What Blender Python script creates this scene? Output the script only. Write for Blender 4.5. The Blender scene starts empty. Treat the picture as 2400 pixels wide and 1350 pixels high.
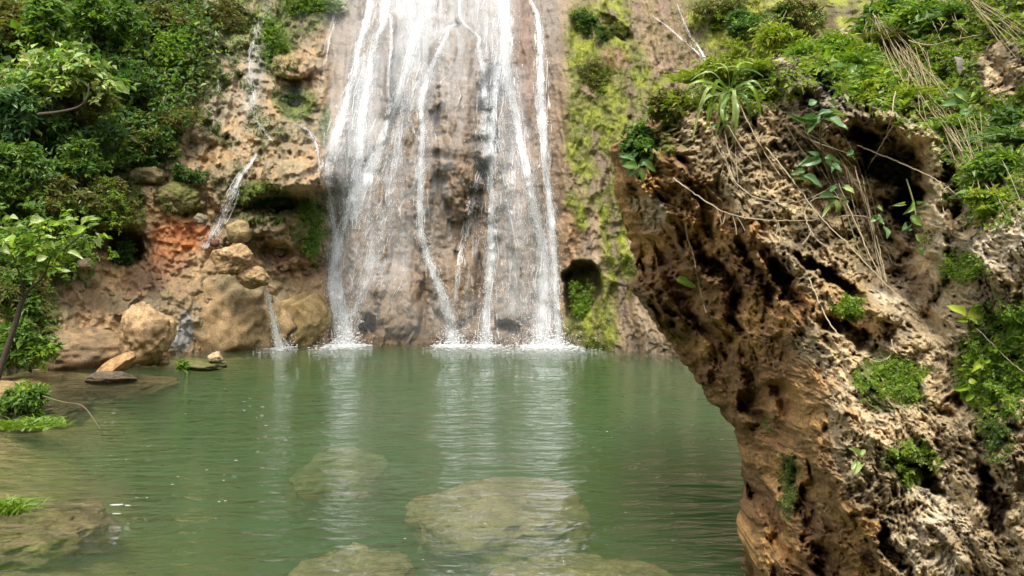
import bpy, math, random
import numpy as np
from mathutils import Matrix, Vector

# ------------------------------------------------------------------ camera, sky, sun, exposure
random.seed(4); RNG = np.random.default_rng(11)
sc = bpy.context.scene
COL = sc.collection
F, CX, HY, H = 1884.0, 1200.0, 600.0, 2.2          # focal length in photo pixels, principal point, eye height over the water

cam = bpy.data.cameras.new('camera'); camo = bpy.data.objects.new('camera', cam); COL.objects.link(camo)
cam.sensor_width = 36.0; cam.lens = 36.0 * F / 2400.0; cam.shift_y = -75.0 / 2400.0
cam.clip_start = 0.05; cam.clip_end = 600.0
camo.location = (0, 0, H); camo.rotation_euler = (math.radians(90), 0, 0)
sc.camera = camo

SUN_EL, SUN_AZ = 60.0, 188.0                        # azimuth clockwise from +Y: behind the camera, a little to the side
w = bpy.data.worlds.new('World'); sc.world = w; w.use_nodes = True
nt = w.node_tree; nt.nodes.clear()
sky = nt.nodes.new('ShaderNodeTexSky'); sky.sky_type = 'NISHITA'; sky.sun_disc = False
sky.sun_elevation = math.radians(SUN_EL); sky.sun_rotation = math.radians(SUN_AZ)
sky.air_density = 1.0; sky.dust_density = 3.0; sky.ozone_density = 1.0
hs = nt.nodes.new('ShaderNodeHueSaturation'); hs.inputs['Saturation'].default_value = 0.14
bg = nt.nodes.new('ShaderNodeBackground'); bg.inputs['Strength'].default_value = 0.14
wo = nt.nodes.new('ShaderNodeOutputWorld')
nt.links.new(sky.outputs[0], hs.inputs['Color']); nt.links.new(hs.outputs[0], bg.inputs[0]); nt.links.new(bg.outputs[0], wo.inputs[0])

sl = bpy.data.lights.new('sun', 'SUN'); sl.energy = 1.5; sl.angle = math.radians(14); sl.color = (1.0, 0.94, 0.82)
so = bpy.data.objects.new('sun', sl); COL.objects.link(so)
_e, _a = math.radians(SUN_EL), math.radians(SUN_AZ)
sdir = Vector((math.sin(_a) * math.cos(_e), math.cos(_a) * math.cos(_e), math.sin(_e)))
so.rotation_euler = sdir.to_track_quat('Z', 'Y').to_euler(); so.location = (0, 0, 30)

sc.view_settings.view_transform = 'Standard'; sc.view_settings.look = 'None'
sc.view_settings.exposure = 1.25; sc.view_settings.gamma = 1.0; sc.view_settings.use_curve_mapping = False
cy = sc.cycles
cy.max_bounces = 6; cy.diffuse_bounces = 3; cy.glossy_bounces = 3; cy.transmission_bounces = 4
cy.transparent_max_bounces = 20; cy.volume_bounces = 2; cy.caustics_reflective = False; cy.caustics_refractive = False
cy.use_denoising = True; cy.sample_clamp_indirect = 6.0

# ------------------------------------------------------------------ helpers
def at(px, py, D):
    return np.stack([(np.asarray(px, float) - CX) / F * D, np.asarray(D, float) + 0 * np.asarray(px, float), H - (np.asarray(py, float) - HY) / F * D], -1)

def sstep(a, b, x):
    t = np.clip((x - a) / (b - a), 0, 1); return t * t * (3 - 2 * t)

def _hash(i, j, k, s):
    h = (i.astype(np.uint32) * np.uint32(374761393)) ^ (j.astype(np.uint32) * np.uint32(668265263)) ^ (k.astype(np.uint32) * np.uint32(2147483647 - 1234567)) ^ np.uint32((s * 974711 + 77) & 0xffffffff)
    h = (h ^ (h >> np.uint32(13))) * np.uint32(1274126177)
    h = (h ^ (h >> np.uint32(16))) * np.uint32(2246822519)
    return (h ^ (h >> np.uint32(15))).astype(np.float64) / 4294967295.0

def vnoise(P, s=0):
    """value noise, -1..1, on points (n,3)"""
    b = np.floor(P).astype(np.int64); f = P - b; f = f * f * f * (f * (f * 6 - 15) + 10)
    r = 0
    for dx in (0, 1):
        wx = f[:, 0] if dx else 1 - f[:, 0]
        for dy in (0, 1):
            wy = f[:, 1] if dy else 1 - f[:, 1]
            for dz in (0, 1):
                wz = f[:, 2] if dz else 1 - f[:, 2]
                r = r + wx * wy * wz * _hash(b[:, 0] + dx, b[:, 1] + dy, b[:, 2] + dz, s)
    return r * 2 - 1

_RM = np.array(((0.64, 0.60, -0.48), (-0.77, 0.50, -0.40), (0.0, 0.62, 0.78)))
_RM = np.linalg.qr(_RM)[0]
def fbm(P, o=4, s=0, g=0.5):
    P = P @ _RM; r, a, t = 0, 1.0, 0.0
    for i in range(o):
        r = r + a * vnoise(P * 2.03 ** i + 17.3 * i, s + i); t += a; a *= g; P = P @ _RM
    return r / t * 1.5

def ridged(P, o=4, s=0, g=0.5):
    P = P @ _RM; r, a, t = 0, 1.0, 0.0
    for i in range(o):
        r = r + a * (1 - 2 * np.abs(vnoise(P * 2.07 ** i + 9.1 * i, s + i))); t += a; a *= g; P = P @ _RM
    return r / t

def worley(P, s=0):
    """distance to nearest and second nearest feature point"""
    b = np.floor(P).astype(np.int64)
    d1 = np.full(len(P), 9.0); d2 = np.full(len(P), 9.0)
    for dx in (-1, 0, 1):
        for dy in (-1, 0, 1):
            for dz in (-1, 0, 1):
                c0, c1, c2 = b[:, 0] + dx, b[:, 1] + dy, b[:, 2] + dz
                q = (c0 + _hash(c0, c1, c2, s) - P[:, 0]) ** 2 + (c1 + _hash(c0, c1, c2, s + 1) - P[:, 1]) ** 2 + (c2 + _hash(c0, c1, c2, s + 2) - P[:, 2]) ** 2
                n = q < d1
                d2 = np.where(n, d1, np.minimum(d2, q)); d1 = np.where(n, q, d1)
    return np.sqrt(d1), np.sqrt(d2)

def tps(ctrl, sm=0.02, sc_=400.0):
    C = np.array(ctrl, float); X = C[:, :2] / sc_; n = len(C)
    def U(r2): return 0.5 * r2 * np.log(r2 + 1e-9)
    K = U(((X[:, None] - X[None]) ** 2).sum(-1)) + sm * np.eye(n)
    Pm = np.c_[np.ones(n), X]
    A = np.block([[K, Pm], [Pm.T, np.zeros((3, 3))]])
    cf = np.linalg.solve(A, np.r_[C[:, 2], np.zeros(3)])
    def f(px, py):
        sh = px.shape; Q = np.stack([px.ravel(), py.ravel()], -1) / sc_
        out = np.empty(len(Q))
        for i in range(0, len(Q), 40000):
            q = Q[i:i + 40000]
            out[i:i + 40000] = U(((q[:, None] - X[None]) ** 2).sum(-1)) @ cf[:n] + cf[n] + q @ cf[n + 1:]
        return out.reshape(sh)
    return f

def ell(px, py, cx, cy_, rx, ry, ang=0.0):
    c, s = math.cos(math.radians(ang)), math.sin(math.radians(ang))
    dx, dy = px - cx, py - cy_
    return np.sqrt(((dx * c + dy * s) / rx) ** 2 + ((-dx * s + dy * c) / ry) ** 2)

def tag(o, label=None, cat=None, group=None, kind=None):
    if label: o['label'] = label
    if cat: o['category'] = cat
    if group: o['group'] = group
    if kind: o['kind'] = kind
    return o

def link(name, me, parent=None):
    o = bpy.data.objects.new(name, me); COL.objects.link(o)
    if parent is not None: o.parent = parent
    return o

def empty(name, loc):
    o = bpy.data.objects.new(name, None); o.location = loc; o.empty_display_size = 0.1; COL.objects.link(o)
    return o

def mesh(name, V, Fc, mats, col=None, smooth=True, uv=None, mi=None):
    """V (n,3); Fc (m,3|4) int array or list of such arrays"""
    me = bpy.data.meshes.new(name)
    Fs = Fc if isinstance(Fc, list) else [Fc]
    Fs = [np.asarray(f, np.int32) for f in Fs if len(f)]
    V = np.asarray(V, np.float32)
    me.vertices.add(len(V)); me.vertices.foreach_set('co', V.ravel())
    tot = sum(f.size for f in Fs); nf = sum(len(f) for f in Fs)
    me.loops.add(tot); me.polygons.add(nf)
    me.loops.foreach_set('vertex_index', np.concatenate([f.ravel() for f in Fs]))
    ln = np.concatenate([np.full(len(f), f.shape[1], np.int32) for f in Fs])
    me.polygons.foreach_set('loop_start', np.r_[0, np.cumsum(ln)[:-1]].astype(np.int32))
    try: me.polygons.foreach_set('loop_total', ln)
    except Exception: pass
    me.polygons.foreach_set('use_smooth', np.full(nf, smooth))
    for m in (mats if isinstance(mats, (list, tuple)) else [mats]): me.materials.append(m)
    if mi is not None: me.polygons.foreach_set('material_index', np.asarray(mi, np.int32))
    me.update(calc_edges=True)
    if col is not None:
        c = np.ones((len(V), 4), np.float32); c[:, :col.shape[1]] = col
        a = me.color_attributes.new('Col', 'FLOAT_COLOR', 'POINT'); a.data.foreach_set('color', c.ravel())
    if uv is not None:
        a = me.attributes.new('flow', 'FLOAT2', 'POINT'); a.data.foreach_set('vector', np.asarray(uv, np.float32).ravel())
    me.validate(verbose=False)
    return me

def gridfaces(nr, nc):
    i = np.arange(nr * nc).reshape(nr, nc)
    return np.stack([i[:-1, :-1], i[1:, :-1], i[1:, 1:], i[:-1, 1:]], -1).reshape(-1, 4)

class G:                                             # small node-tree writer
    def __init__(s, name):
        s.m = bpy.data.materials.new(name); s.m.use_nodes = True; s.t = s.m.node_tree; s.t.nodes.clear()
    def n(s, ty, **kw):
        nd = s.t.nodes.new('ShaderNode' + ty)
        for k, v in kw.items():
            if k.startswith('_'): setattr(nd, k[1:], v); continue
            k = int(k[1:]) if k[0] == 'i' and k[1:].isdigit() else k.replace('__', ' ')
            if isinstance(v, bpy.types.NodeSocket): s.t.links.new(v, nd.inputs[k])
            else: nd.inputs[k].default_value = v
        return nd
    def ramp(s, fac, pts):
        r = s.n('ValToRGB', i0=fac); e = r.color_ramp.elements
        while len(e) < len(pts): e.new(0.5)
        for q, (p, c) in zip(e, pts): q.position = p; q.color = (c, c, c, 1) if not isinstance(c, tuple) else (*c, 1)
        return r.outputs[0]
    def math(s, op, a, b=0.0):
        return s.n('Math', _operation=op, i0=a, i1=b).outputs[0]
    def mix(s, f, a, b, bl='MIX'):
        m = s.n('Mix', _data_type='RGBA', _blend_type=bl, i0=f)
        for k, v in ((6, a), (7, b)):
            if isinstance(v, bpy.types.NodeSocket): s.t.links.new(v, m.inputs[k])
            else: m.inputs[k].default_value = (*v, 1) if len(v) == 3 else v
        return m.outputs[2]
    def out(s, surf, vol=None, disp=None):
        o = s.n('OutputMaterial')
        if surf is not None: s.t.links.new(surf, o.inputs[0])
        if vol is not None: s.t.links.new(vol, o.inputs[1])
        return s.m

def rock_mat(name, scale=1.0, rough=0.85, bump=0.5, spec=0.3, vary=0.45, wet=False):
    g = G(name)
    col = g.n('Attribute', _attribute_name='Col').outputs[0]
    pos = g.n('NewGeometry').outputs['Position']
    n1 = g.n('TexNoise', Vector=pos, Scale=3.0 * scale, Detail=8.0, Roughness=0.65).outputs[0]
    n2 = g.n('TexNoise', Vector=pos, Scale=22.0 * scale, Detail=6.0, Roughness=0.7).outputs[0]
    v = g.n('TexVoronoi', Vector=pos, Scale=14.0 * scale, Randomness=1.0).outputs[0]
    k1 = g.ramp(n1, [(0.25, 1 - vary), (0.5, 1.0), (0.75, 1 + vary * 0.7)])
    k2 = g.ramp(n2, [(0.3, 1 - vary * 0.9), (0.55, 1.0), (0.75, 1 + vary * 0.8)])
    c = g.mix(1.0, col, k1, 'MULTIPLY'); c = g.mix(1.0, c, k2, 'MULTIPLY')
    hgt = g.math('ADD', g.math('MULTIPLY', n2, 0.7), g.math('MULTIPLY', v, 0.25))
    b = g.n('Bump', Strength=bump, Distance=0.05 / scale, Height=hgt).outputs[0]
    r = g.ramp(n1, [(0.3, rough - (0.35 if wet else 0.1)), (0.7, rough)])
    p = g.n('BsdfPrincipled', Base__Color=c, Roughness=r, Normal=b)
    p.inputs['Specular IOR Level'].default_value = spec
    return g.out(p.outputs[0])

def leaf_mat(name, trans=0.42, rough=0.42, spec=0.45):
    g = G(name)
    col = g.n('Attribute', _attribute_name='Col').outputs[0]
    pos = g.n('NewGeometry').outputs['Position']
    n = g.n('TexNoise', Vector=pos, Scale=30.0, Detail=3.0).outputs[0]
    c = g.mix(1.0, col, g.ramp(n, [(0.3, 0.75), (0.7, 1.2)]), 'MULTIPLY')
    p = g.n('BsdfPrincipled', Base__Color=c, Roughness=rough); p.inputs['Specular IOR Level'].default_value = spec
    tc = g.mix(1.0, c, (1.25, 1.35, 0.55, 1), 'MULTIPLY')
    t = g.n('BsdfTranslucent', Color=tc)
    m = g.n('MixShader', i0=trans, i1=p.outputs[0], i2=t.outputs[0])
    return g.out(m.outputs[0])

def plain_mat(name, base, base2, scale=8.0, rough=0.8, bump=0.3):
    g = G(name)
    pos = g.n('NewGeometry').outputs['Position']
    n = g.n('TexNoise', Vector=pos, Scale=scale, Detail=6.0, Roughness=0.6).outputs[0]
    c = g.mix(n, base, base2)
    b = g.n('Bump', Strength=bump, Distance=0.02, Height=n).outputs[0]
    p = g.n('BsdfPrincipled', Base__Color=c, Roughness=rough, Normal=b)
    return g.out(p.outputs[0])

M_CLIFF = rock_mat('wet_travertine', 1.0, 0.72, 0.7, 0.4, 0.45, True)
M_ROCK = rock_mat('pitted_limestone', 3.0, 0.9, 0.9, 0.2, 0.55)
M_BOULD = rock_mat('boulder_stone', 1.6, 0.85, 0.85, 0.25, 0.55)
M_LEAF = leaf_mat('leaf_green')
M_LEAF_THICK = leaf_mat('thick_leaf', 0.25, 0.35, 0.5)
M_BARK = plain_mat('dark_bark', (0.035, 0.026, 0.018), (0.10, 0.075, 0.05), 20, 0.85, 0.5)
M_VINE = plain_mat('pale_vine', (0.50, 0.42, 0.28), (0.32, 0.25, 0.15), 30, 0.7, 0.2)
M_STRAW = plain_mat('dry_straw', (0.52, 0.42, 0.24), (0.30, 0.22, 0.12), 25, 0.75, 0.2)
M_STEM = plain_mat('plant_stem', (0.10, 0.12, 0.04), (0.16, 0.14, 0.06), 25, 0.6, 0.1)

# water that falls: bright scattering strands
g = G('falling_water')
fl = g.n('Attribute', _attribute_name='flow').outputs['Vector']
cola = g.n('Attribute', _attribute_name='Col')
fx = g.n('VectorMath', _operation='MULTIPLY', i0=fl, i1=(55.0, 2.6, 1.0)).outputs[0]
ns = g.n('TexNoise', Vector=fx, Scale=1.0, Detail=5.0, Roughness=0.65).outputs[0]
fx2 = g.n('VectorMath', _operation='MULTIPLY', i0=fl, i1=(30.0, 14.0, 1.0)).outputs[0]
ns2 = g.n('TexNoise', Vector=fx2, Scale=1.0, Detail=4.0, Roughness=0.7).outputs[0]
ns3 = g.n('TexNoise', Vector=g.n('VectorMath', _operation='MULTIPLY', i0=fl, i1=(9.0, 0.9, 1.0)).outputs[0], Scale=1.0, Detail=3.0, Roughness=0.6).outputs[0]
thr = g.math('ADD', g.math('ADD', g.math('MULTIPLY', ns, 0.55), g.math('MULTIPLY', ns2, 0.45)), g.math('MULTIPLY', ns3, 0.55))   # about 0.875 in the mean
al = g.math('SUBTRACT', g.math('ADD', g.math('MULTIPLY', cola.outputs['Alpha'], 0.80), 0.41), thr)
al = g.n('Clamp', i0=g.math('MULTIPLY', al, 2.0)).outputs[0]
al = g.math('MULTIPLY', al, g.n('MapRange', i0=cola.outputs['Alpha'], i1=0.0, i2=0.25, i3=0.0, i4=0.95).outputs[0])
df = g.n('BsdfDiffuse', Color=(0.95, 0.96, 0.97, 1)); tl = g.n('BsdfTranslucent', Color=(0.92, 0.94, 0.95, 1))
gl = g.n('BsdfGlossy', Color=(0.9, 0.9, 0.9, 1), Roughness=0.25)
mx = g.n('MixShader', i0=0.35, i1=df.outputs[0], i2=tl.outputs[0]); mx = g.n('MixShader', i0=0.12, i1=mx.outputs[0], i2=gl.outputs[0])
tr = g.n('BsdfTransparent')
M_VEIL = g.out(g.n('MixShader', i0=al, i1=tr.outputs[0], i2=mx.outputs[0]).outputs[0])
g = G('water_film')                                  # soft, half clear sheets
fl = g.n('Attribute', _attribute_name='flow').outputs['Vector']; ca = g.n('Attribute', _attribute_name='Col').outputs['Alpha']
sa = g.n('TexNoise', Vector=g.n('VectorMath', _operation='MULTIPLY', i0=fl, i1=(7.0, 0.5, 1.0)).outputs[0], Scale=1.0, Detail=4.0, Roughness=0.6).outputs[0]
sb_ = g.n('TexNoise', Vector=g.n('VectorMath', _operation='MULTIPLY', i0=fl, i1=(28.0, 2.5, 1.0)).outputs[0], Scale=1.0, Detail=3.0, Roughness=0.6).outputs[0]
al = g.math('MULTIPLY', g.ramp(g.math('ADD', g.math('MULTIPLY', sa, 0.65), g.math('MULTIPLY', sb_, 0.35)), [(0.34, 0.0), (0.68, 1.0)]), ca)
df = g.n('BsdfDiffuse', Color=(0.92, 0.94, 0.96, 1)); tr = g.n('BsdfTransparent')
M_FILM = g.out(g.n('MixShader', i0=al, i1=tr.outputs[0], i2=df.outputs[0]).outputs[0])
g = G('water_strand')
df = g.n('BsdfDiffuse', Color=(0.95, 0.96, 0.97, 1)); tl = g.n('BsdfTranslucent', Color=(0.92, 0.94, 0.95, 1))
gl = g.n('BsdfGlossy', Color=(0.9, 0.9, 0.9, 1), Roughness=0.2)
mx = g.n('MixShader', i0=0.35, i1=df.outputs[0], i2=tl.outputs[0]); mx = g.n('MixShader', i0=0.12, i1=mx.outputs[0], i2=gl.outputs[0])
tr = g.n('BsdfTransparent'); ca = g.n('Attribute', _attribute_name='Col').outputs['Alpha']
M_STRAND = g.out(g.n('MixShader', i0=ca, i1=tr.outputs[0], i2=mx.outputs[0]).outputs[0])

# ------------------------------------------------------------------ the cliff behind the pool (one rock face: terrain)
CL = [(780,800,20.2),(1050,800,20.2),(1300,805,20.0),(1420,815,19.3),(1550,828,18.2),(1700,850,16.8),(2000,860,16),(2500,860,15),
 (780,450,20.9),(1050,450,20.7),(1300,450,20.7),(1500,450,19.9),(1700,450,18.6),(2500,450,17),
 (780,0,23.2),(1050,0,22.8),(1300,0,22.9),(1500,0,22.4),(1700,100,21),(1900,0,21),(2500,0,19),(1600,250,20.6),
 (-700,-450,22),(0,-450,24),(800,-450,28),(1300,-450,28),(1900,-450,26),(2500,-450,24),
 (690,400,19.7),(740,430,19.6),(640,300,20.6),(690,200,21.7),(700,60,22.8),(560,150,21.8),
 (650,610,20.2),(700,680,20.1),(700,760,19.8),(640,812,19.7),(540,690,19.0),(450,760,18.4),(400,830,18.2),(500,600,19.4),(520,822,18.9),
 (300,650,18.4),(180,700,17.1),(150,800,16.4),(100,860,16),(250,850,16.7),(330,560,19),
 (400,450,19.8),(350,300,20.2),(480,300,20.8),(250,200,20.4),(100,300,18.9),(50,100,19.8),(400,50,21.8),(0,600,16.2),(0,860,15.2),
 (-300,400,15),(-300,860,13),(-300,0,18),(-700,400,12),(-700,860,10)]
gx = np.concatenate([np.arange(-700, -30, 14), np.arange(-30, 1790, 2.4), np.arange(1790, 2500, 9)])
gy = np.concatenate([np.arange(-460, -14, 10), np.arange(-14, 850, 2.4), np.arange(850, 960, 8)])
PX, PY = np.meshgrid(gx, gy)
Dc = tps(CL)(PX, PY)
WX, WZ = (PX - CX) / F * 20.5, H - (PY - HY) / F * 20.5
sh = PX.shape
P3 = np.stack([WX.ravel(), Dc.ravel() * 0.3, WZ.ravel()], -1)
def R(a): return a.reshape(sh)
nzA = R(fbm(P3 * 0.9, 5, 3)); nzB = R(fbm(P3 * 3.1, 4, 21))
wob = 22 * nzA                                       # pixel wobble for patch outlines
fallm = sstep(745, 800, PX + 14 * nzA) * (1 - sstep(1300, 1345, PX + 14 * nzA))
rightm = sstep(1300, 1340, PX)
leftm = 1 - sstep(740, 790, PX)
# fluted flowstone: streaks that follow the fall line, fanning out from the top
FXm = (PX - 1050) * (1 + 0.00035 * (400 - PY)) / F * 20.5 + 0.16 * nzA + 0.05 * nzB
flut = R(ridged(np.stack([FXm.ravel() * 1.5, WZ.ravel() * 0.16, 0 * WZ.ravel() + 4], -1), 3, 40)) * 0.30 \
     + R(ridged(np.stack([FXm.ravel() * 5.0, WZ.ravel() * 0.5, 0 * WZ.ravel()], -1), 3, 44)) * 0.10 \
     + R(fbm(np.stack([FXm.ravel() * 16.0, WZ.ravel() * 2.2, Dc.ravel() * 0], -1), 3, 47)) * 0.03
rough = R(ridged(P3 * 0.75, 5, 5, 0.55)) * 0.42 + R(ridged(P3 * 3.2, 4, 9)) * 0.16 + R(fbm(P3 * 11, 3, 13)) * 0.05
w1, w2 = worley(P3 * 2.4, 60); cob = R(np.clip(w2 - w1, 0, 0.5)); cob1 = R(w1)
Dd = np.zeros(sh)
Dd -= fallm * (flut * 0.95 + 0.05 * nzB + R(fbm(P3 * 9, 3, 15)) * 0.03)
diag = R(ridged(np.stack([(WX.ravel() - 0.45 * WZ.ravel()) * 2.2, WZ.ravel() * 0.35, 0 * WX.ravel()], -1), 3, 48))
Dd -= rightm * (0.75 * flut + 0.16 * diag + 0.55 * rough)
Dd -= leftm * ((rough * 0.95 + cob * 0.28) * (1 - 0.42 * sstep(580, 680, PY)) + (0.55 * flut + 0.10 * diag) * sstep(520, 380, PY))
def blob(cx, cy_, rx, ry, amp, ang=0.0, p=2.0, wobble=0.25):
    d = ell(PX, PY, cx, cy_, rx, ry, ang) + wobble * nzB
    return amp * np.clip(1 - np.clip(d, 0, 1) ** p, 0, 1)
def hood(cx, cy_, rx, ry, amp, flat=0.25):
    """a bulge with a steep underside"""
    d = np.sqrt(((PX - cx) / rx) ** 2 + np.where(PY < cy_, (PY - cy_) / ry, (PY - cy_) / (ry * flat)) ** 2) + 0.2 * nzB
    return -amp * np.sqrt(np.clip(1 - d ** 2, 0, 1))
Dd += hood(1078, 150, 70, 98, 1.0, 4.0) + hood(1160, 190, 44, 70, 0.35, 5) + hood(985, 230, 44, 70, 0.35, 5) + hood(905, 60, 30, 44, 0.5, 5) + hood(1060, 640, 70, 60, 0.4, 2.0) + hood(930, 690, 60, 70, 0.4, 1.6) + hood(1230, 430, 44, 80, 0.3, 4) + hood(870, 480, 48, 70, 0.25, 4)
Dd += hood(700, 430, 92, 95, 1.5, 0.22) + hood(610, 460, 40, 70, 0.5, 0.5) + hood(700, 560, 75, 70, 0.55, 1.0) + hood(610, 530, 60, 40, 0.4, 0.6)
Dd += hood(540, 440, 60, 110, 0.4, 0.5) + hood(690, 165, 50, 45, 0.9, 0.5) + hood(1560, 330, 90, 190, 0.4, 1.0)
Dd += hood(270, 520, 66, 70, 0.9, 0.25) + hood(420, 480, 60, 40, 0.35, 0.5)
# hollows
cave = sstep(1.08, 0.86, np.sqrt(((PX - 1366) / 46) ** 2 + (np.where(PY < 665, (PY - 665) / 58, (PY - 665) / 128)) ** 2) + 0.14 * nzB)
cave = cave * (1 - 0.75 * sstep(660, 760, PY + 1.1 * (PX - 1366)))
Dd += 1.4 * cave
Dd += blob(866, 768, 22, 30, 0.6, wobble=.7) + blob(1180, 768, 34, 20, 0.5, p=3, wobble=.8) + blob(1122, 650, 13, 60, 0.4)
Dd += blob(285, 585, 58, 48, 1.6) + blob(655, 482, 95, 24, 0.8) + blob(640, 590, 60, 26, 0.5) + blob(690, 245, 40, 22, 0.7) + blob(110, 800, 26, 26, 0.8)
Dd += blob(1450, 70, 50, 20, 0.5, 40) + blob(1640, 520, 40, 200, 0.5)
Dcl = Dc + Dd
V = at(PX, PY, Dcl)
# ---- colours of the stone, mud and moss, plus shade painted behind the shrubs
tan = np.array((0.33, 0.218, 0.115)); col = np.empty(sh + (3,)); col[:] = tan
def paint(c, m): 
    global col
    col = col * (1 - m[..., None]) + np.array(c) * m[..., None]
def patch(cx, cy_, rx, ry, soft=0.25, ang=0, wob_=0.35):
    return sstep(1 + soft, 1 - soft, ell(PX, PY, cx, cy_, rx, ry, ang) + wob_ * (nzA * 0.8 + nzB * 0.6))
streak = R(fbm(np.stack([FXm.ravel() * 6, WZ.ravel() * 0.35, 0 * WZ.ravel() + 7], -1), 4, 70))
paint((0.45, 0.29, 0.14), leftm * sstep(0.0, 0.6, nzB) * 0.8)
paint((0.215, 0.175, 0.10), leftm * sstep(-0.1, 0.5, -nzA) * 0.85)
paint((0.25, 0.225, 0.15), leftm * sstep(520, 380, PY) * sstep(-0.3, 0.3, nzA - 0.6 * nzB) * 0.55)
paint((0.225, 0.150, 0.088), fallm)
paint((0.235, 0.195, 0.155), fallm * sstep(0.0, 0.55, streak) * 0.8)
paint((0.160, 0.112, 0.070), fallm * sstep(0.1, 0.6, -streak) * 0.85)
paint((0.225, 0.190, 0.155), fallm * sstep(430, 60, PY + 70 * nzA + 0.25 * np.abs(PX - 1000)) * 0.8)
paint((0.205, 0.125, 0.085), fallm * patch(1228, 170, 26, 260, 0.4) * 0.85 + 0 * PX)
paint((0.25, 0.175, 0.10), rightm * 1.0)
paint((0.31, 0.245, 0.165), rightm * sstep(0.1, 0.6, streak) * 0.6)
paint((0.15, 0.11, 0.075), rightm * sstep(0.1, 0.5, -streak) * 0.7)
moss = np.maximum.reduce([patch(1400, 120, 85, 150), patch(1440, 30, 60, 60), patch(1360, 300, 40, 110), patch(1430, 330, 60, 150), patch(1440, 520, 34, 120),
    patch(1350, 500, 22, 50, ang=-20), patch(1380, 740, 70, 110), patch(1460, 640, 36, 80), patch(1700, 60, 220, 130), patch(1920, 20, 200, 110), patch(1560, 30, 60, 90), patch(1560, 230, 70, 60), patch(1500, 400, 60, 120), patch(1480, 180, 50, 90), patch(1362, 720, 40, 70)])
moss = moss * rightm * sstep(-0.45, 0.45, nzB * 0.8 + 0.75 * streak + 0.45)
paint((0.160, 0.160, 0.030), moss * 0.85)
paint((0.255, 0.270, 0.028), moss * sstep(0.0, 0.5, nzB) * 0.85)
paint((0.27, 0.18, 0.12), rightm * patch(1570, 90, 70, 150, 0.25, -25) * 0.9 + 0 * PX)
paint((0.33, 0.18, 0.11), rightm * patch(1440, 135, 30, 22) * 0.8)
paint((0.36, 0.20, 0.10), patch(1330, 560, 26, 60) * rightm * 0.6)
ml = np.maximum.reduce([patch(720, 25, 130, 50, ang=-12), patch(650, 110, 50, 70), patch(690, 235, 52, 40), patch(640, 480, 60, 40), patch(730, 540, 44, 90), patch(600, 480, 46, 40),
    patch(620, 450, 60, 26), patch(765, 300, 14, 50), patch(420, 470, 60, 40), patch(270, 500, 80, 60), patch(60, 780, 80, 120), patch(560, 60, 70, 90)]) * (1 - fallm)
paint((0.085, 0.105, 0.020), ml * sstep(-0.45, 0.1, nzB) * 0.85)
paint((0.17, 0.19, 0.03), ml * sstep(0.1, 0.5, nzB) * 0.6)
soil_shade = sstep(560, 470, PX + 0.75 * np.clip(PY - 130, 0, 400) + 60 * nzA) * sstep(700, 560, PY + 0.0 * PX)
paint((0.060, 0.052, 0.028), soil_shade * leftm * 0.93)  # dark earth tone that also paints the shade in gaps between bushes
paint((0.105, 0.10, 0.045), soil_shade * leftm * sstep(0, 0.5, nzB) * 0.5)
paint((0.48, 0.18, 0.062), np.maximum(patch(420, 552, 66, 44, .4), patch(390, 604, 42, 36, .4)) * 0.85)
paint((0.50, 0.21, 0.06), patch(400, 598, 22, 22) * 0.6)
paint((0.30, 0.17, 0.095), np.maximum(patch(360, 640, 90, 36, ang=-25), patch(690, 610, 50, 36)) * 0.7)
paint((0.275, 0.235, 0.165), patch(560, 190, 80, 130) * 0.55)
paint((0.33, 0.32, 0.30), patch(600, 150, 24, 130, ang=10) * 0.55)
paint((0.40, 0.255, 0.135), np.maximum(patch(690, 165, 46, 50), patch(740, 400, 40, 50)) * 0.7)
paint((0.30, 0.31, 0.31), patch(425, 790, 22, 50, ang=12) * 0.8)
wetl = sstep(0.55, 0.0, V[..., 2] + 0.12 * nzB)      # damp, darker stone that the pool keeps wet
col *= (1 - 0.42 * wetl)[..., None]
vv = np.clip(1 + 0.16 * nzB + 0.12 * R(fbm(P3 * 7, 3, 90)), 0.5, 1.5)
col *= vv[..., None]
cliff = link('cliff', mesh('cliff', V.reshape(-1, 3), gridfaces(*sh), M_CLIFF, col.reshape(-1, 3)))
tag(cliff, 'steep brown and mossy travertine cliff behind the pool', 'cliff', kind='structure')

_ix, _iy = np.arange(len(gx)), np.arange(len(gy))
def bil(A, px, py):
    fx = np.clip(np.interp(px, gx, _ix), 0, len(gx) - 1.001); fy = np.clip(np.interp(py, gy, _iy), 0, len(gy) - 1.001)
    i, j = fx.astype(int), fy.astype(int); a, b = fx - i, fy - j
    return A[j, i] * (1 - a) * (1 - b) + A[j, i + 1] * a * (1 - b) + A[j + 1, i] * (1 - a) * b + A[j + 1, i + 1] * a * b
# a smoothed skin of the cliff, which the water follows
def smooth_rows(A, n, it=2):
    k = np.ones(n) / n
    for _ in range(it):
        A = np.apply_along_axis(lambda r: np.convolve(np.pad(r, n // 2, mode='edge'), k, 'valid')[:len(r)], 1, A)
        A = np.apply_along_axis(lambda r: np.convolve(np.pad(r, n // 2, mode='edge'), k, 'valid')[:len(r)], 0, A)
    return A
Dskin = np.minimum(smooth_rows(Dcl, 9, 1), Dcl + 0.02)
def cliffD(px, py): return bil(Dcl, np.asarray(px, float), np.asarray(py, float))
def skinD(px, py): return bil(Dskin, np.asarray(px, float), np.asarray(py, float))

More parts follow.
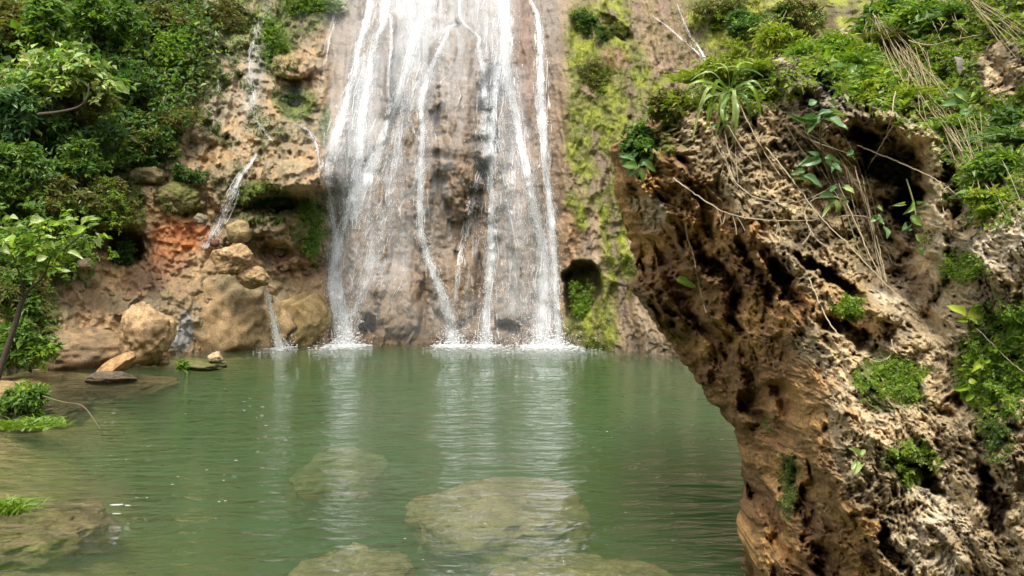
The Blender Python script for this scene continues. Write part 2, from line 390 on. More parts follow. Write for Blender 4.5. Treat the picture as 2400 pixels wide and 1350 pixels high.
# ------------------------------------------------------------------ the overhanging rock beside the camera (closed mass, wraps round behind)
LED = np.array([(-220,2190),(-100,2130),(0,2060),(60,1985),(118,1860),(150,1770),(182,1645),(262,1545),(310,1470),(345,1442),(450,1446),(560,1480),(680,1492),(765,1545),(900,1642),(1030,1745),(1100,1752),(1200,1762),(1350,1776),(1800,1800),(2500,1820)], float)
RC = [(1450,340,6.7),(1446,450,6.6),(1480,580,7.0),(1495,680,7.1),(1545,770,7.0),(1642,900,6.7),(1745,1030,6.0),(1762,1150,5.4),(1776,1350,4.8),(1560,262,6.4),(1645,190,6.2),(1860,120,5.9),(1990,60,6.6),(2060,0,7.2),(2150,-100,8.0),(2190,-220,8.6),
 (1600,340,5.9),(1700,450,5.4),(1800,560,5.0),(1890,640,4.6),(1950,730,4.25),(1905,800,4.3),(1935,930,3.85),(1970,1060,3.5),(2060,1240,3.15),(2110,1350,2.95),
 (1560,480,6.1),(1600,600,6.35),(1650,750,6.3),(1750,900,5.75),(1850,1000,4.9),(1850,1200,4.4),(1900,1350,3.9),(1750,700,5.6),(1830,850,5.0),
 (2050,800,4.0),(2000,700,4.35),(2080,720,4.0),(2150,900,3.5),(2200,1100,3.1),(2250,1300,2.75),(2400,1350,2.4),(2400,1000,2.6),(2400,700,2.9),(2250,700,3.3),(2195,600,3.8),(2300,550,3.2),(2400,450,3.15),(2215,470,3.9),
 (1950,500,5.2),(2050,650,4.8),(2120,690,4.6),(1990,600,4.9),
 (2030,420,5.1),(2100,480,4.75),(2140,560,4.5),(1950,380,5.3),(2060,350,5.05),
 (1900,210,5.2),(1800,250,5.5),(2000,270,4.9),(2090,300,4.7),(2190,390,4.3),(1780,350,5.4),
 (2200,200,5.0),(2300,300,4.1),(2400,300,3.7),(2300,100,5.1),(2400,100,4.5),(2200,0,6.1),(2400,-100,5.5),(2100,130,5.7),
 (2700,0,4),(2700,600,2.3),(2700,1350,1.7),(1800,1800,3.7),(2200,1800,2.5),(2600,1800,1.6),(1800,2500,3.6),(2300,2500,2.4),(2700,2500,1.5),(2400,-220,6.5),(2700,-220,5)]
ry = np.concatenate([np.arange(-220, -10, 9), np.arange(-10, 1365, 2.25), np.arange(1365, 1700, 14), np.arange(1700, 2501, 60)])
ru = np.concatenate([np.linspace(0, 0.03, 18)[:-1], np.linspace(0.03, 0.80, 395)[:-1], np.linspace(0.80, 1, 26)])
edge_n = fbm(np.stack([ry * 0.016, 0 * ry, 0 * ry + 3], -1), 4, 130)
edge = np.interp(ry, LED[:, 0], LED[:, 1]) + 15 * edge_n + 7 * fbm(np.stack([ry * 0.07, 0 * ry, 0 * ry + 5], -1), 3, 131)
RPX = edge[:, None] + ru[None] * (2720 - edge[:, None]); RPY = np.repeat(ry[:, None], len(ru), 1)
rsh = RPX.shape
RD = tps(RC, 0.004)(RPX, RPY)
def RR(a): return a.reshape(rsh)
Q = at(RPX, RPY, 4.5 * (RD / 4.5) ** 0.12).reshape(-1, 3) * np.array((1.0, 0.3, 1.0))      # noise space: detail keeps its size where the surface runs steeply back
# axes: along the striation (down to the right), across it
sdv = np.array((0.50, -0.12, -0.86)); sdv /= np.linalg.norm(sdv)
def stretch(P, k):                                   # squeeze detail across, stretch it along the grain
    a = P @ sdv; return P - np.outer(a * (1 - k), sdv)
Qw = Q + 0.05 * np.stack([fbm(Q * 4.5, 3, 140), fbm(Q * 4.5, 3, 141), fbm(Q * 4.5, 3, 142)], -1)
n0 = RR(fbm(Q * 1.3, 4, 143)); n1 = RR(fbm(Q * 5, 4, 144)); n2 = RR(fbm(Q * 16, 3, 145))
rdg = RR(ridged(stretch(Qw, 0.32) * 3.0, 4, 150, 0.55))
rdg2 = RR(ridged(stretch(Qw, 0.45) * 9.0, 4, 155, 0.6))
pa, pa2 = worley(stretch(Qw, 0.55) * 4.2, 160); pb, pb2 = worley(stretch(Qw, 0.7) * 11.0, 165); pc, pc2 = worley(Qw * 26.0, 170)
pa, pb, pc = RR(pa), RR(pb), RR(pc)
under = sstep(0, 1, (np.interp(RPY, [300, 450, 560, 640, 730, 800, 930, 1060, 1240, 1350], [1580, 1690, 1790, 1880, 1930, 1890, 1930, 1960, 2050, 2100]) - RPX) / 60 + 0.5 + n1)   # 1 on the rust brown underside, where the colour also carries shade
sl1 = RR(fbm(stretch(Qw, 0.25) * 4.0, 3, 190)); sl2 = RR(fbm(stretch(Qw, 0.3) * 9.0, 3, 191)); slm = RR(fbm(Q * 2.2, 3, 192))
slit = 0.42 * sstep(0.18, 0.55, sl1) + 0.20 * sstep(0.15, 0.5, sl2)      # long clefts along the grain
pit = lambda d, r: sstep(r, r * 0.35, d)
dens = sstep(-0.25, 0.35, n0 + 0.3)
ch = [RR(np.clip(b_ - a_, 0, 0.6)) for a_, b_ in (worley(stretch(Qw, 0.6) * 5.5, 175), worley(stretch(Qw, 0.75) * 14.0, 176), worley(Qw * 33.0, 177))]      # crumbly lumps with sharp creases
led = RR(ridged(stretch(Qw, 0.38) * 1.5, 3, 151, 0.45)); pm = sstep(-0.15, 0.3, RR(fbm(Q * 3.1, 3, 197)))                       # big slanting ledges; where the stone is pitted
rel = 0.10 * n0 + 0.24 * led * (0.55 + 0.6 * under) + 0.13 * rdg * (0.6 + 0.6 * under) + 0.06 * rdg2 + 0.03 * n2 + 0.15 * ch[0] + 0.085 * ch[1] + 0.040 * ch[2] \
    - slit * (0.2 + 0.8 * under) - 0.15 * pit(pa, 0.34) * dens - 0.085 * pit(pb, 0.42) * pm - 0.045 * pit(pc, 0.52) * (0.3 + 0.7 * pm) + 0.06 * RR(ridged(stretch(Qw, 0.7) * 22.0, 3, 158, 0.7)) + 0.028 * RR(ridged(Qw * 48.0, 2, 159, 0.7))
n3 = RR(fbm(Qw * 42.0, 3, 198, 0.7)); n4 = RR(fbm(stretch(Qw, 0.5) * 15.0, 4, 199, 0.7))
wx_, wy_ = RR(fbm(Q * 4.5, 5, 195, 0.65)) * 38, RR(fbm(Q * 4.5, 5, 196, 0.65)) * 38
def rpatch(cx, cy_, rx, ry_, soft=0.25, ang=0, wob_=0.4):
    return sstep(1 + soft, 1 - soft, ell(RPX + wx_, RPY + wy_, cx, cy_, rx, ry_, ang) + wob_ * (n0 * 0.6 + n1 * 0.8 + 0.5 * n2))
# big hollows read from the place: niche behind the ledge, slots and the holes low on the face
hol = 0.5 * rpatch(2085, 375, 56, 95, 0.6, -30, 1.0) + 0.5 * rpatch(2130, 500, 24, 80, 0.4, -15, .7) + 0.4 * rpatch(2010, 330, 50, 24, .4, 25, .7) + 0.5 * rpatch(2225, 470, 26, 60, 0.25) + 0.5 * rpatch(1960, 655, 14, 90, 0.3, -50) \
    + 0.35 * rpatch(2000, 800, 70, 22, 0.3, 35) + 0.4 * rpatch(2085, 1280, 22, 45, 0.3, -25) + 0.35 * rpatch(1965, 1320, 34, 60, 0.5, -25) + 0.3 * rpatch(1880, 1180, 26, 100, 0.5, -20) \
    + 0.4 * rpatch(2340, 1190, 24, 60, 0.3, -25) + 0.35 * rpatch(2190, 1130, 55, 22, 0.3, 30) + 0.4 * rpatch(1690, 660, 20, 120, 0.5, -30) + 0.3 * rpatch(1790, 640, 16, 110, 0.5, -28) \
    + 0.5 * rpatch(1590, 840, 60, 60, 0.4, 0) + 0.3 * rpatch(1930, 185, 18, 22, 0.3) + 0.4 * rpatch(1850, 660, 22, 40, .3, -30)+ 0.3 * rpatch(1525, 640, 14, 60, .4, -20)
rel -= hol * 0.9
rel += 0.25 * rpatch(2185, 560, 34, 130, 0.4, 8) + 0.22 * rpatch(2080, 720, 50, 36, 0.3) + 0.2 * rpatch(2100, 290, 80, 22, 0.3, 30) + 0.25 * rpatch(1890, 165, 60, 40, 0.3)
rel *= np.clip(RD / 4.4, 0.55, 1.4) ** 0.7
lip = np.clip(1 - ru / 0.055, 0, 1)[None] * np.ones(rsh)
RDf = RD - rel + 0.55 * (1 - np.sqrt(np.clip(1 - lip ** 2, 0, 1)))
VR = at(RPX, RPY, RDf)
# wrap the mass round behind its free edge, close it towards the bank
nb = 16; back = []
e0 = VR[:, 0]
for k in range(nb, 0, -1):
    t = k / nb
    b = e0 + np.stack([0.55 * t ** 1.3 + 0 * ry, 2.0 * t + 0 * ry, -0.25 * t * (1 - t) + 0 * ry], -1)
    b += 0.14 * t * np.stack([fbm(b * 1.7, 3, 180), fbm(b * 1.7, 3, 184), fbm(b * 1.7, 3, 188)], -1)
    back.append(b)
VRf = np.concatenate([np.stack(back, 1), VR], 1)
top = []
for k in range(5, 0, -1):
    tt = VRf[0] + np.array((0.1, 0.5, -0.12)) * k; top.append(tt)
low = VRf[-1].copy(); low[:, 2] = -1.8
VRf = np.concatenate([np.stack(top, 0), VRf, low[None]], 0)
# colours
rc = np.empty(rsh + (3,)); rc[:] = (0.42, 0.32, 0.185)
def rpaint(c, m):
    global rc
    rc = rc * (1 - m[..., None]) + np.array(c) * m[..., None]
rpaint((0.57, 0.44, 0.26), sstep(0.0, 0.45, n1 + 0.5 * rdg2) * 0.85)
rpaint((0.24, 0.125, 0.048), under * 0.92)  # rust brown stone, darkened further to paint the shade under the overhang
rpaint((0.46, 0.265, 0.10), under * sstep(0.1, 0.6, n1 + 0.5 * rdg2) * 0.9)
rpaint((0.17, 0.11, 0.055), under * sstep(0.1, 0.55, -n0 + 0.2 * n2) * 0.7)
rpaint((0.45, 0.29, 0.12), rpatch(1990, 730, 60, 80, .4, -40) * 0.7)
lich = sstep(0.12, 0.5, n2 * 0.6 + n0 * 0.5 - 0.1 * rdg2)      # black lichen crust
rpaint((0.125, 0.098, 0.060), lich * (1 - under) * 0.75)
rpaint((0.10, 0.105, 0.04), np.clip(rpatch(2230, 90, 260, 190, .4) - rpatch(2340, 160, 90, 90, .4), 0, 1) * 0.75)
rpaint((0.30, 0.27, 0.22), rpatch(1900, 190, 130, 90, .4) * 0.7)
rpaint((0.12, 0.095, 0.065), rpatch(1900, 190, 130, 90, .4) * sstep(-0.1, 0.3, n2 + n1 * 0.5) * 0.8)
rpaint((0.64, 0.56, 0.42), (rpatch(2190, 1230, 100, 130, .4) + rpatch(2300, 590, 130, 110, .4) + rpatch(2080, 730, 60, 50, .3)).clip(0, 1) * sstep(-0.35, 0.2, n1) * 0.65)
rpaint((0.50, 0.48, 0.43), rpatch(1540, 490, 50, 50, .4) * sstep(-0.1, 0.3, n1) * 0.6)
mossR = np.maximum.reduce([rpatch(1990, 720, 46, 34), rpatch(2250, 630, 66, 46), rpatch(2090, 900, 90, 60), rpatch(2330, 880, 90, 90), rpatch(2330, 460, 90, 60), rpatch(2380, 760, 60, 60), rpatch(2130, 1090, 60, 60),
    rpatch(1840, 1140, 24, 80), rpatch(2300, 330, 120, 80), rpatch(2150, 130, 150, 130), rpatch(1700, 210, 110, 50), rpatch(2330, 1040, 50, 60), rpatch(1550, 330, 70, 70), rpatch(2150, 480, 30, 40)])
rpaint((0.075, 0.105, 0.018), mossR * sstep(-0.5, 0.1, n1 + 0.3 * n2) * 0.9)
rpaint((0.15, 0.19, 0.03), mossR * sstep(0.1, 0.5, n2) * 0.6)
rpaint((0.16, 0.11, 0.065), rpatch(2140, 670, 60, 30) * 0.8)
rpaint((0.11, 0.080, 0.050), sstep(0.25, 0.7, n3 + 0.4 * n4) * 0.6)
rpaint((0.70, 0.60, 0.43), (1 - under) * sstep(0.3, 0.8, -n3 - 0.5 * n4) * 0.4)
rpaint((0.62, 0.40, 0.19), under * sstep(0.35, 0.75, -n3 - 0.5 * n4) * 0.6)
rc *= 1.2 * np.clip(1 + 0.30 * n4 + 0.18 * n1 + 0.25 * n3, 0.35, 1.7)[..., None]
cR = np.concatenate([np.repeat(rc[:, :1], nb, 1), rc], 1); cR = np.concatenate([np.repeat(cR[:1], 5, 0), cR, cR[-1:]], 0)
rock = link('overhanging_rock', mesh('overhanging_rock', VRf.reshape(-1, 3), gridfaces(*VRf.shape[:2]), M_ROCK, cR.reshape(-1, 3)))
tag(rock, 'huge pitted brown and cream limestone rock leaning out over the pool', 'rock')

def rockD(px, py):
    px = np.asarray(px, float); py = np.asarray(py, float)
    fy = np.clip(np.interp(py, ry, np.arange(len(ry))), 0, len(ry) - 1.001); j = fy.astype(int); b = fy - j
    def row(jj):
        u = (px - edge[jj]) / (2720 - edge[jj]); fx = np.clip(np.interp(u, ru, np.arange(len(ru))), 0, len(ru) - 1.001); i = fx.astype(int); a = fx - i
        return RDf[jj, i] * (1 - a) + RDf[jj, i + 1] * a
    return row(j) * (1 - b) + row(j + 1) * b

# ------------------------------------------------------------------ pool bed and water
bx = np.concatenate([np.linspace(-90, -18, 10)[:-1], np.linspace(-18, 10, 240)[:-1], np.linspace(10, 90, 10)])
by = np.concatenate([np.linspace(-60, 1.0, 10)[:-1], np.linspace(1.0, 25, 220)[:-1], np.linspace(25, 90, 8)])
BX, BY = np.meshgrid(bx, by)
bp = np.stack([BX.ravel() * 0.5, BY.ravel() * 0.5, 0 * BX.ravel()], -1)
bn = fbm(bp * 1.4, 5, 200).reshape(BX.shape)
# the shore of the shallow shelf on the left, from points on the water plane
shore_y = [2, 6, 7.5, 9.0, 10.5, 12.0, 14, 16, 18, 19.5, 22]
shore_x = [-4.2, -4.2, -4.4, -5.4, -6.3, -6.6, -7.4, -8.0, -7.2, -5.6, -4.5]
sx = np.interp(BY, shore_y, shore_x)
shelf = sstep(3.0, -0.2, BX - sx + 0.9 * bn)
BZ = -1.9 + 0.22 * bn + 0.75 * sstep(7.0, 0.5, BX - sx + 1.2 * bn) * (1 - shelf) + 1.74 * shelf + 0.12 * sstep(0.3, -2.0, BX - sx + 0.8 * bn)
BZ = np.where(BY > 17, np.maximum(BZ, -1.9 + 0.6 * sstep(17, 20.5, BY)), BZ)
bc = np.empty(BX.shape + (3,)); bc[:] = (0.165, 0.135, 0.070)
bc += (np.array((0.36, 0.25, 0.12)) - bc) * (shelf * 0.9)[..., None]
bc *= (1 + 0.35 * bn)[..., None].clip(0.5, 1.5)
bed = link('pool_bed', mesh('pool_bed', np.stack([BX, BY, BZ], -1).reshape(-1, 3), gridfaces(*BX.shape), M_BOULD, bc.reshape(-1, 3)))
tag(bed, 'silty tan bed under the pool water', 'ground', kind='structure')

g = G('pool_water')
pos = g.n('NewGeometry').outputs['Position']
pa_ = g.n('VectorMath', _operation='MULTIPLY', i0=pos, i1=(1.3, 3.4, 1.0)).outputs[0]
r1 = g.n('TexNoise', Vector=pa_, Scale=1.0, Detail=3.0, Roughness=0.5, Distortion=0.6).outputs[0]
pb_ = g.n('VectorMath', _operation='MULTIPLY', i0=pos, i1=(3.6, 9.0, 1.0)).outputs[0]
r2 = g.n('TexNoise', Vector=pb_, Scale=1.0, Detail=4.0, Roughness=0.55, Distortion=0.8).outputs[0]
amp = g.n('TexNoise', Vector=pos, Scale=0.28, Detail=2.0).outputs[0]
hh = g.math('ADD', g.math('MULTIPLY', r1, 0.85), g.math('MULTIPLY', r2, 0.4))
hh = g.math('MULTIPLY', hh, g.ramp(amp, [(0.35, 0.35), (0.65, 1.15)]))
bmp = g.n('Bump', Strength=1.0, Distance=0.15, Height=hh).outputs[0]
fr = g.n('Fresnel', IOR=1.33, Normal=bmp).outputs[0]
gls = g.n('BsdfGlossy', Color=(1, 1, 1, 1), Roughness=0.02, Normal=bmp)
trn = g.n('BsdfTransparent', Color=(0.97, 0.99, 0.97, 1))
sf = g.n('MixShader', i0=fr, i1=trn.outputs[0], i2=gls.outputs[0])
vs = g.n('VolumeScatter', Color=(0.40, 0.60, 0.34, 1), Density=0.40, Anisotropy=0.2)
va = g.n('VolumeAbsorption', Color=(0.38, 0.59, 0.26, 1), Density=0.80)
vol = g.n('AddShader', i0=vs.outputs[0], i1=va.outputs[0])
M_WATER = g.out(sf.outputs[0], vol.outputs[0])
x0, x1, y0, y1, zb = -60, 60, -40, 60, -6.0
WV = [(x0,y0,0),(x1,y0,0),(x1,y1,0),(x0,y1,0),(x0,y0,zb),(x1,y0,zb),(x1,y1,zb),(x0,y1,zb)]
WF = np.array([(0,1,2,3),(7,6,5,4),(0,4,5,1),(1,5,6,2),(2,6,7,3),(3,7,4,0)])
water = link('water', mesh('water', WV, WF, M_WATER, smooth=False)); tag(water, 'green rippled water of the pool', 'water', kind='structure')

# ------------------------------------------------------------------ unseen gorge side added behind the camera: closes the place, blocks frontal light
gp = spline0 = np.array([(-34, 14), (-27, 0), (-17, -9), (-4, -12), (8, -9), (15, 0), (19, 12)], float)
tq = np.linspace(0, len(gp) - 1, 120); gxp = np.interp(tq, np.arange(len(gp)), gp[:, 0]); gyp = np.interp(tq, np.arange(len(gp)), gp[:, 1])
cen_ = np.array((-5.0, 14.0)); hv = np.linspace(-2, 13, 60)
out = np.stack([gxp, gyp], -1) - cen_; out /= np.linalg.norm(out, axis=1, keepdims=True)
HX = gxp[None] + out[None, :, 0] * (hv[:, None] * 0.45); HYY = gyp[None] + out[None, :, 1] * (hv[:, None] * 0.45); HZ = np.repeat(hv[:, None], 120, 1)
hp = np.stack([HX, HYY, HZ], -1).reshape(-1, 3); hn = fbm(hp * 0.5, 4, 230) * 1.2 + ridged(hp * 1.6, 4, 235) * 0.5
hp[:, :2] -= (np.repeat(out[None], 60, 0).reshape(-1, 2)) * hn[:, None]
hm = sstep(-.3, .3, fbm(hp * .8, 4, 240))[:, None]
hill = link('unseen_hillside', mesh('unseen_hillside', hp, gridfaces(60, 120), M_BOULD, np.array((0.05, 0.08, 0.02)) * hm + np.array((0.10, 0.085, 0.05)) * (1 - hm)))
tag(hill, 'unseen gorge side added behind the viewer to shade the place', 'unseen_hillside', kind='structure')

# ------------------------------------------------------------------ the streams of the fall: each a thing of its own
def stream(label, pts, dens=1.0, veil=0.8, drops=1.0, off=0.05, name='waterfall_stream', group='streams of the waterfall', cat='waterfall', Dfun=None, aw=1.0, film=False):
    Dfun = Dfun or skinD
    if pts[-1][1] > 795: pts = list(pts) + [(pts[-1][0], 840, pts[-1][2] * 1.1)]      # run on below the water line
    p = np.array(pts, float); seg = np.r_[0, np.cumsum(np.hypot(np.diff(p[:, 0]), np.diff(p[:, 1])))]
    Ltot = seg[-1]
    def cen(t): return np.interp(t, seg, p[:, 0]), np.interp(t, seg, p[:, 1]), np.interp(t, seg, p[:, 2]) * aw
    ts = np.arange(0, Ltot, 3.0)
    k = np.ones(7) / 7
    xs, ys, ws = cen(ts)
    sm = lambda a: np.convolve(np.pad(a, 3, mode='edge'), k, 'valid') if len(a) > 7 else a
    xs, ws = sm(xs), sm(ws)
    cen2 = lambda t: (np.interp(t, ts, xs), np.interp(t, ts, ys), np.interp(t, ts, ws))
    Vs, Fs, Cs, Us, Mi = [], [], [], [], []; nv = 0
    # thin sheets of water
    for layer in range(3):
        m = 11; s = np.linspace(-0.5, 0.5, m)
        X = xs[:, None] + s[None] * ws[:, None] * (1.05, 1.35, 2.1)[layer]; Y = np.repeat(ys[:, None], m, 1)
        D = Dfun(X, Y) - off * (0.5 + 0.8 * layer) - 0.03 * np.cos(s * math.pi)[None]
        v = at(X, Y, D)
        a = veil * (1.0, 0.75, 0.5)[layer] * np.cos(s * math.pi)[None] ** 0.8 * np.ones_like(X) * np.clip(ts / 14, 0, 1)[:, None] * (np.clip((Ltot - ts) / 140, 0, 1)[:, None] if film else (np.clip((Ltot - ts) / 34, 0, 1)[:, None] if pts[-1][1] < 795 else 1.0))
        Vs.append(v.reshape(-1, 3)); Cs.append(a.ravel())
        Us.append(np.stack([X / F * 20 + layer * 7.3, Y / F * 20 + layer * 3.1], -1).reshape(-1, 2))
        f = gridfaces(len(ts), m) + nv; Fs.append(f); Mi.append(np.zeros(len(f))); nv += X.size
    # strands
    area = float((ws * 3).sum()); n = int(area / 85 * dens) + 6
    t0 = RNG.uniform(-20, Ltot, n); ln = RNG.lognormal(3.0, 0.6, n).clip(8, 90); s0 = np.clip(RNG.normal(0, 0.28, n), -0.62, 0.62)
    wd = RNG.lognormal(0.1, 0.45, n).clip(0.5, 2.6); zo = off * RNG.uniform(0.4, 2.6, n); ph = RNG.uniform(0, 6.28, n); al = RNG.uniform(0.2, 0.75, n)
    K = 7; q = np.linspace(0, 1, K)
    T = np.clip(t0[:, None] + ln[:, None] * q[None], 0, Ltot)
    cx_, cy2, cw = cen2(T)
    lat = (s0[:, None] + 0.05 * np.sin(ph[:, None] + T * 0.05)) * cw + RNG.normal(0, 0.45, T.shape)
    X = cx_ + lat; Y = cy2
    taper = np.sin(np.clip(q, 0.04, 0.97) * math.pi) ** 0.5
    D = Dfun(X, Y) - zo[:, None]
    hw = 0.5 * wd[:, None] * taper[None]
    A = at(X - hw, Y, D); B = at(X + hw, Y, D - 0.004)
    st = np.stack([A, B], 2).reshape(-1, 3)
    Vs.append(st); Cs.append(np.repeat(al, K * 2)); Us.append(np.zeros((len(st), 2)))
    base = (np.arange(n)[:, None] * K + np.arange(K - 1)[None]).ravel() * 2 + nv
    f = np.stack([base, base + 1, base + 3, base + 2], -1); Fs.append(f); Mi.append(np.ones(len(f))); nv += len(st)
    # drops thrown off the strands
    n = int(area / 13 * drops * dens) + 4
    T = RNG.uniform(0, Ltot, n); cx_, cy2, cw = cen2(T)
    X = cx_ + RNG.normal(0, 0.34, n) * cw; Y = cy2 + RNG.normal(0, 3, n); D = Dfun(X, Y) - off * RNG.uniform(0.5, 4.0, n)
    c = at(X, Y, D); ok = c[:, 2] > 0.0; c = c[ok]; n = len(c)
    r = RNG.lognormal(-0.25, 0.4, n).clip(0.35, 1.8) * 0.0075; e = r * RNG.uniform(1.1, 3.0, n)
    dv = np.array([(1, 0, 0), (-.5, .87, 0), (-.5, -.87, 0)])
    v = np.concatenate([(c[:, None] + dv[None] * r[:, None, None]), (c + np.stack([0 * r, 0 * r, e], -1))[:, None], (c - np.stack([0 * r, 0 * r, e], -1))[:, None]], 1)
    Vs.append(v.reshape(-1, 3)); Cs.append(np.repeat(RNG.uniform(0.6, 1.0, n), 5)); Us.append(np.zeros((n * 5, 2)))
    i = np.arange(n)[:, None] * 5 + nv
    tri = np.concatenate([i + np.array(t)[None] for t in ((0, 1, 3), (1, 2, 3), (2, 0, 3), (1, 0, 4), (2, 1, 4), (0, 2, 4))])
    Fs.append(tri); Mi.append(np.ones(len(tri)))
    ca = np.ones((sum(len(v) for v in Vs), 4)); ca[:, 3] = np.concatenate(Cs)
    o = link(name, mesh(name, np.concatenate(Vs), Fs, [M_FILM if film else M_VEIL, M_STRAND], ca, True, np.concatenate(Us), np.concatenate(Mi)))
    return tag(o, label, cat, group)

stream('broad white stream that starts the fall beside the mossy corner and foams into the pool', [(905,-60,52),(905,0,46),(897,60,30),(882,85,18),(868,150,22),(860,200,26),(850,270,32),(845,340,42),(838,400,36),(825,460,26),(812,510,24),(800,550,26),(788,600,40),(784,650,46),(795,700,50),(806,750,56),(812,803,66)], 1.25)
stream('pale fan of water along the outer edge of the fall next to the mossy buttress', [(866,-60,34),(868,0,32),(856,60,26),(842,110,24),(830,170,26),(814,230,32),(796,290,44),(780,340,48),(768,400,36),(772,450,18),(778,500,18),(788,560,24),(778,620,26),(776,680,26),(788,740,30),(795,800,30)], 0.9, 0.75)
stream('thin bright branch curving off the head of the first stream', [(908,20,6),(916,40,8),(918,90,9),(914,150,10),(910,200,14),(913,250,16),(920,275,14)], 1.2, .7)
stream('wide lacy stream that spreads into a thin veil in the middle of the fall', [(985,40,46),(965,110,24),(945,180,22),(930,230,22),(915,270,26),(902,310,32),(890,350,40),(872,390,56),(852,430,56),(838,480,50),(834,540,30)], 1.0, .8)
stream('soft veil of water fraying out over the brown rock between two streams', [(945,230,20),(938,290,28),(932,340,36),(920,400,48),(906,460,56),(890,530,66),(874,600,66),(852,670,60),(832,730,50),(818,770,40)], 0.55, .6)
stream('stream pouring off the side of the rounded bulge and down the middle of the fall', [(1074,56,8),(1052,62,12),(1038,100,15),(1020,140,20),(1004,172,24),(994,205,20),(986,250,18),(992,300,22),(990,340,20),(985,400,28),(985,450,26),(985,500,24),(988,550,26),(1000,600,26),(1020,650,32),(1040,700,42),(1055,750,48),(1063,803,54)], 1.25)
stream('short arched trickle over a ledge above the central stream', [(1002,180,18),(976,195,14),(962,225,10),(956,260,8),(962,290,8),(974,320,6)], 1.1, .6)
stream('lacy stream down the far side of the bulge that narrows to a single band', [(1078,-40,6),(1078,40,7),(1092,60,9),(1112,76,10),(1126,86,11),(1121,112,12),(1128,140,15),(1135,175,18),(1136,215,26),(1138,260,32),(1142,320,48),(1146,380,50),(1150,430,22),(1155,480,24),(1150,540,28),(1152,600,32),(1148,650,32),(1145,700,32),(1140,750,36),(1138,803,48)], 1.15)
stream('thin ragged threads of water beside the dark slot low on the fall', [(1130,390,30),(1118,430,22),(1106,480,18),(1092,550,16),(1078,600,16),(1072,660,18),(1068,710,14)], 0.7, .6)
stream('strong white stream that drops straight then slants across to join the outermost one', [(1180,-60,50),(1180,0,46),(1186,60,42),(1186,120,44),(1182,150,46),(1190,195,44),(1202,240,30),(1212,290,32),(1222,350,32),(1235,400,30),(1245,450,28),(1255,500,28),(1266,545,32),(1275,600,50),(1272,680,62),(1272,740,70),(1272,803,86)], 1.2)
stream('speckled stream that hugs the strong white one before crossing to the bulge', [(1170,140,30),(1163,190,34),(1157,250,36),(1152,310,36),(1148,360,30)], 1.0, .7)
stream('outermost narrow white stream of the main fall beside the bare brown strip', [(1243,-40,6),(1246,5,9),(1258,30,15),(1265,80,22),(1268,150,28),(1267,220,32),(1270,290,34),(1275,340,30),(1278,400,30),(1285,460,24),(1292,520,26),(1297,600,28),(1301,680,26),(1306,750,26),(1311,806,34)], 1.4)
stream('faint misty trickle sliding down the grey rock outside the main fall', [(790,36,26),(778,70,18),(768,110,14),(757,170,12),(750,220,10)], 0.45, .5)
stream('small white cascade dropping from the tan buttress onto the orange mud', [(601,362,7),(582,390,13),(563,412,18),(551,440,22),(535,480,26),(516,520,27),(497,550,23),(478,583,17)], 1.6, .72, off=0.07, group='small side trickles')
stream('short trickle that ends in a splash on the pool below the two stacked boulders', [(622,664,8),(628,690,11),(634,720,14),(640,750,17),(646,780,20),(656,808,34)], 1.4, .9, Dfun=lambda x, y: 18.55 + 0.0022 * (np.asarray(y, float) - 664) + 0 * np.asarray(x, float), group='small side trickles')
stream('arching thread of water over the top of the tan buttress into the fall', [(684,288,10),(704,292,12),(722,306,12),(738,330,11),(748,362,10),(753,400,9)], 1.0, .7, group='small side trickles')
stream('tiny rivulet winding down the upper tan rock above the small cascade', [(588,278,9),(606,288,9),(618,305,9),(630,322,8),(640,330,6)], 0.9, .7, group='small side trickles')
stream('little broken spout on the pale rock slope below the misty chute', [(510,185,7),(512,215,8)], 0.9, .7, group='small side trickles')
stream('misty chute of water high on the pale rock among the leaves', [(604,40,22),(600,80,24),(585,130,26),(584,180,22),(595,225,18),(592,268,14)], 0.35, .45, group='small side trickles')
stream('short white run of water at the upper edge of the bare brown rock', [(1528,36,3),(1556,56,5),(1578,74,8),(1606,98,6),(1636,126,5),(1650,150,5)], 1.0, .75, group='small side trickles')
stream('slim white rivulet zigzagging down bright moss beside the bare brown rock', [(1588,10,3),(1600,46,5),(1618,84,6),(1634,104,9),(1648,130,14),(1662,165,16)], 1.0, .7, group='small side trickles')

stream('thin grey film of water over the rounded rock at the head of the fall', [(1010,-80,330),(1005,60,330),(985,180,320),(955,300,300),(925,400,260),(905,480,220),(890,600,180),(860,760,120)], 0.10, .19, drops=.3, film=True, off=.03)
stream('thin film of water seeping over the lower brown rock between the bands', [(1195,150,60),(1200,300,90),(1205,450,110),(1215,600,120),(1215,740,120),(1215,820,120)], 0.12, .20, drops=.25, film=True, off=.03)

stream('fine lacework of water spread across the fan beside the broad stream', [(870,120,60),(845,220,80),(822,320,100),(815,400,90),(815,520,60)], 0.3, .28, drops=.8, film=True, off=.04)
stream('scatter of fine threads across the brown rock under the speckled stream', [(1170,260,70),(1185,360,80),(1195,460,70),(1205,560,70),(1210,660,80),(1215,760,90)], 0.35, .5, drops=.8, off=.04)
stream('dark wet threads dripping between the narrowed band and the slanting stream', [(1120,470,60),(1112,560,70),(1105,650,70),(1100,730,60),(1098,800,50)], 0.3, .48, drops=.8, off=.04)
stream('misty threads filling the head of the fall beside the bulge', [(985,-60,120),(980,40,120),(968,120,90),(955,260,70)], 0.25, .22, drops=.8, film=True, off=.05)
stream('white spray streaming straight down beside the head of the strong stream', [(1145,-60,60),(1150,40,60),(1150,120,50),(1145,260,40)], 0.35, .2, drops=.8, film=True, off=.05)

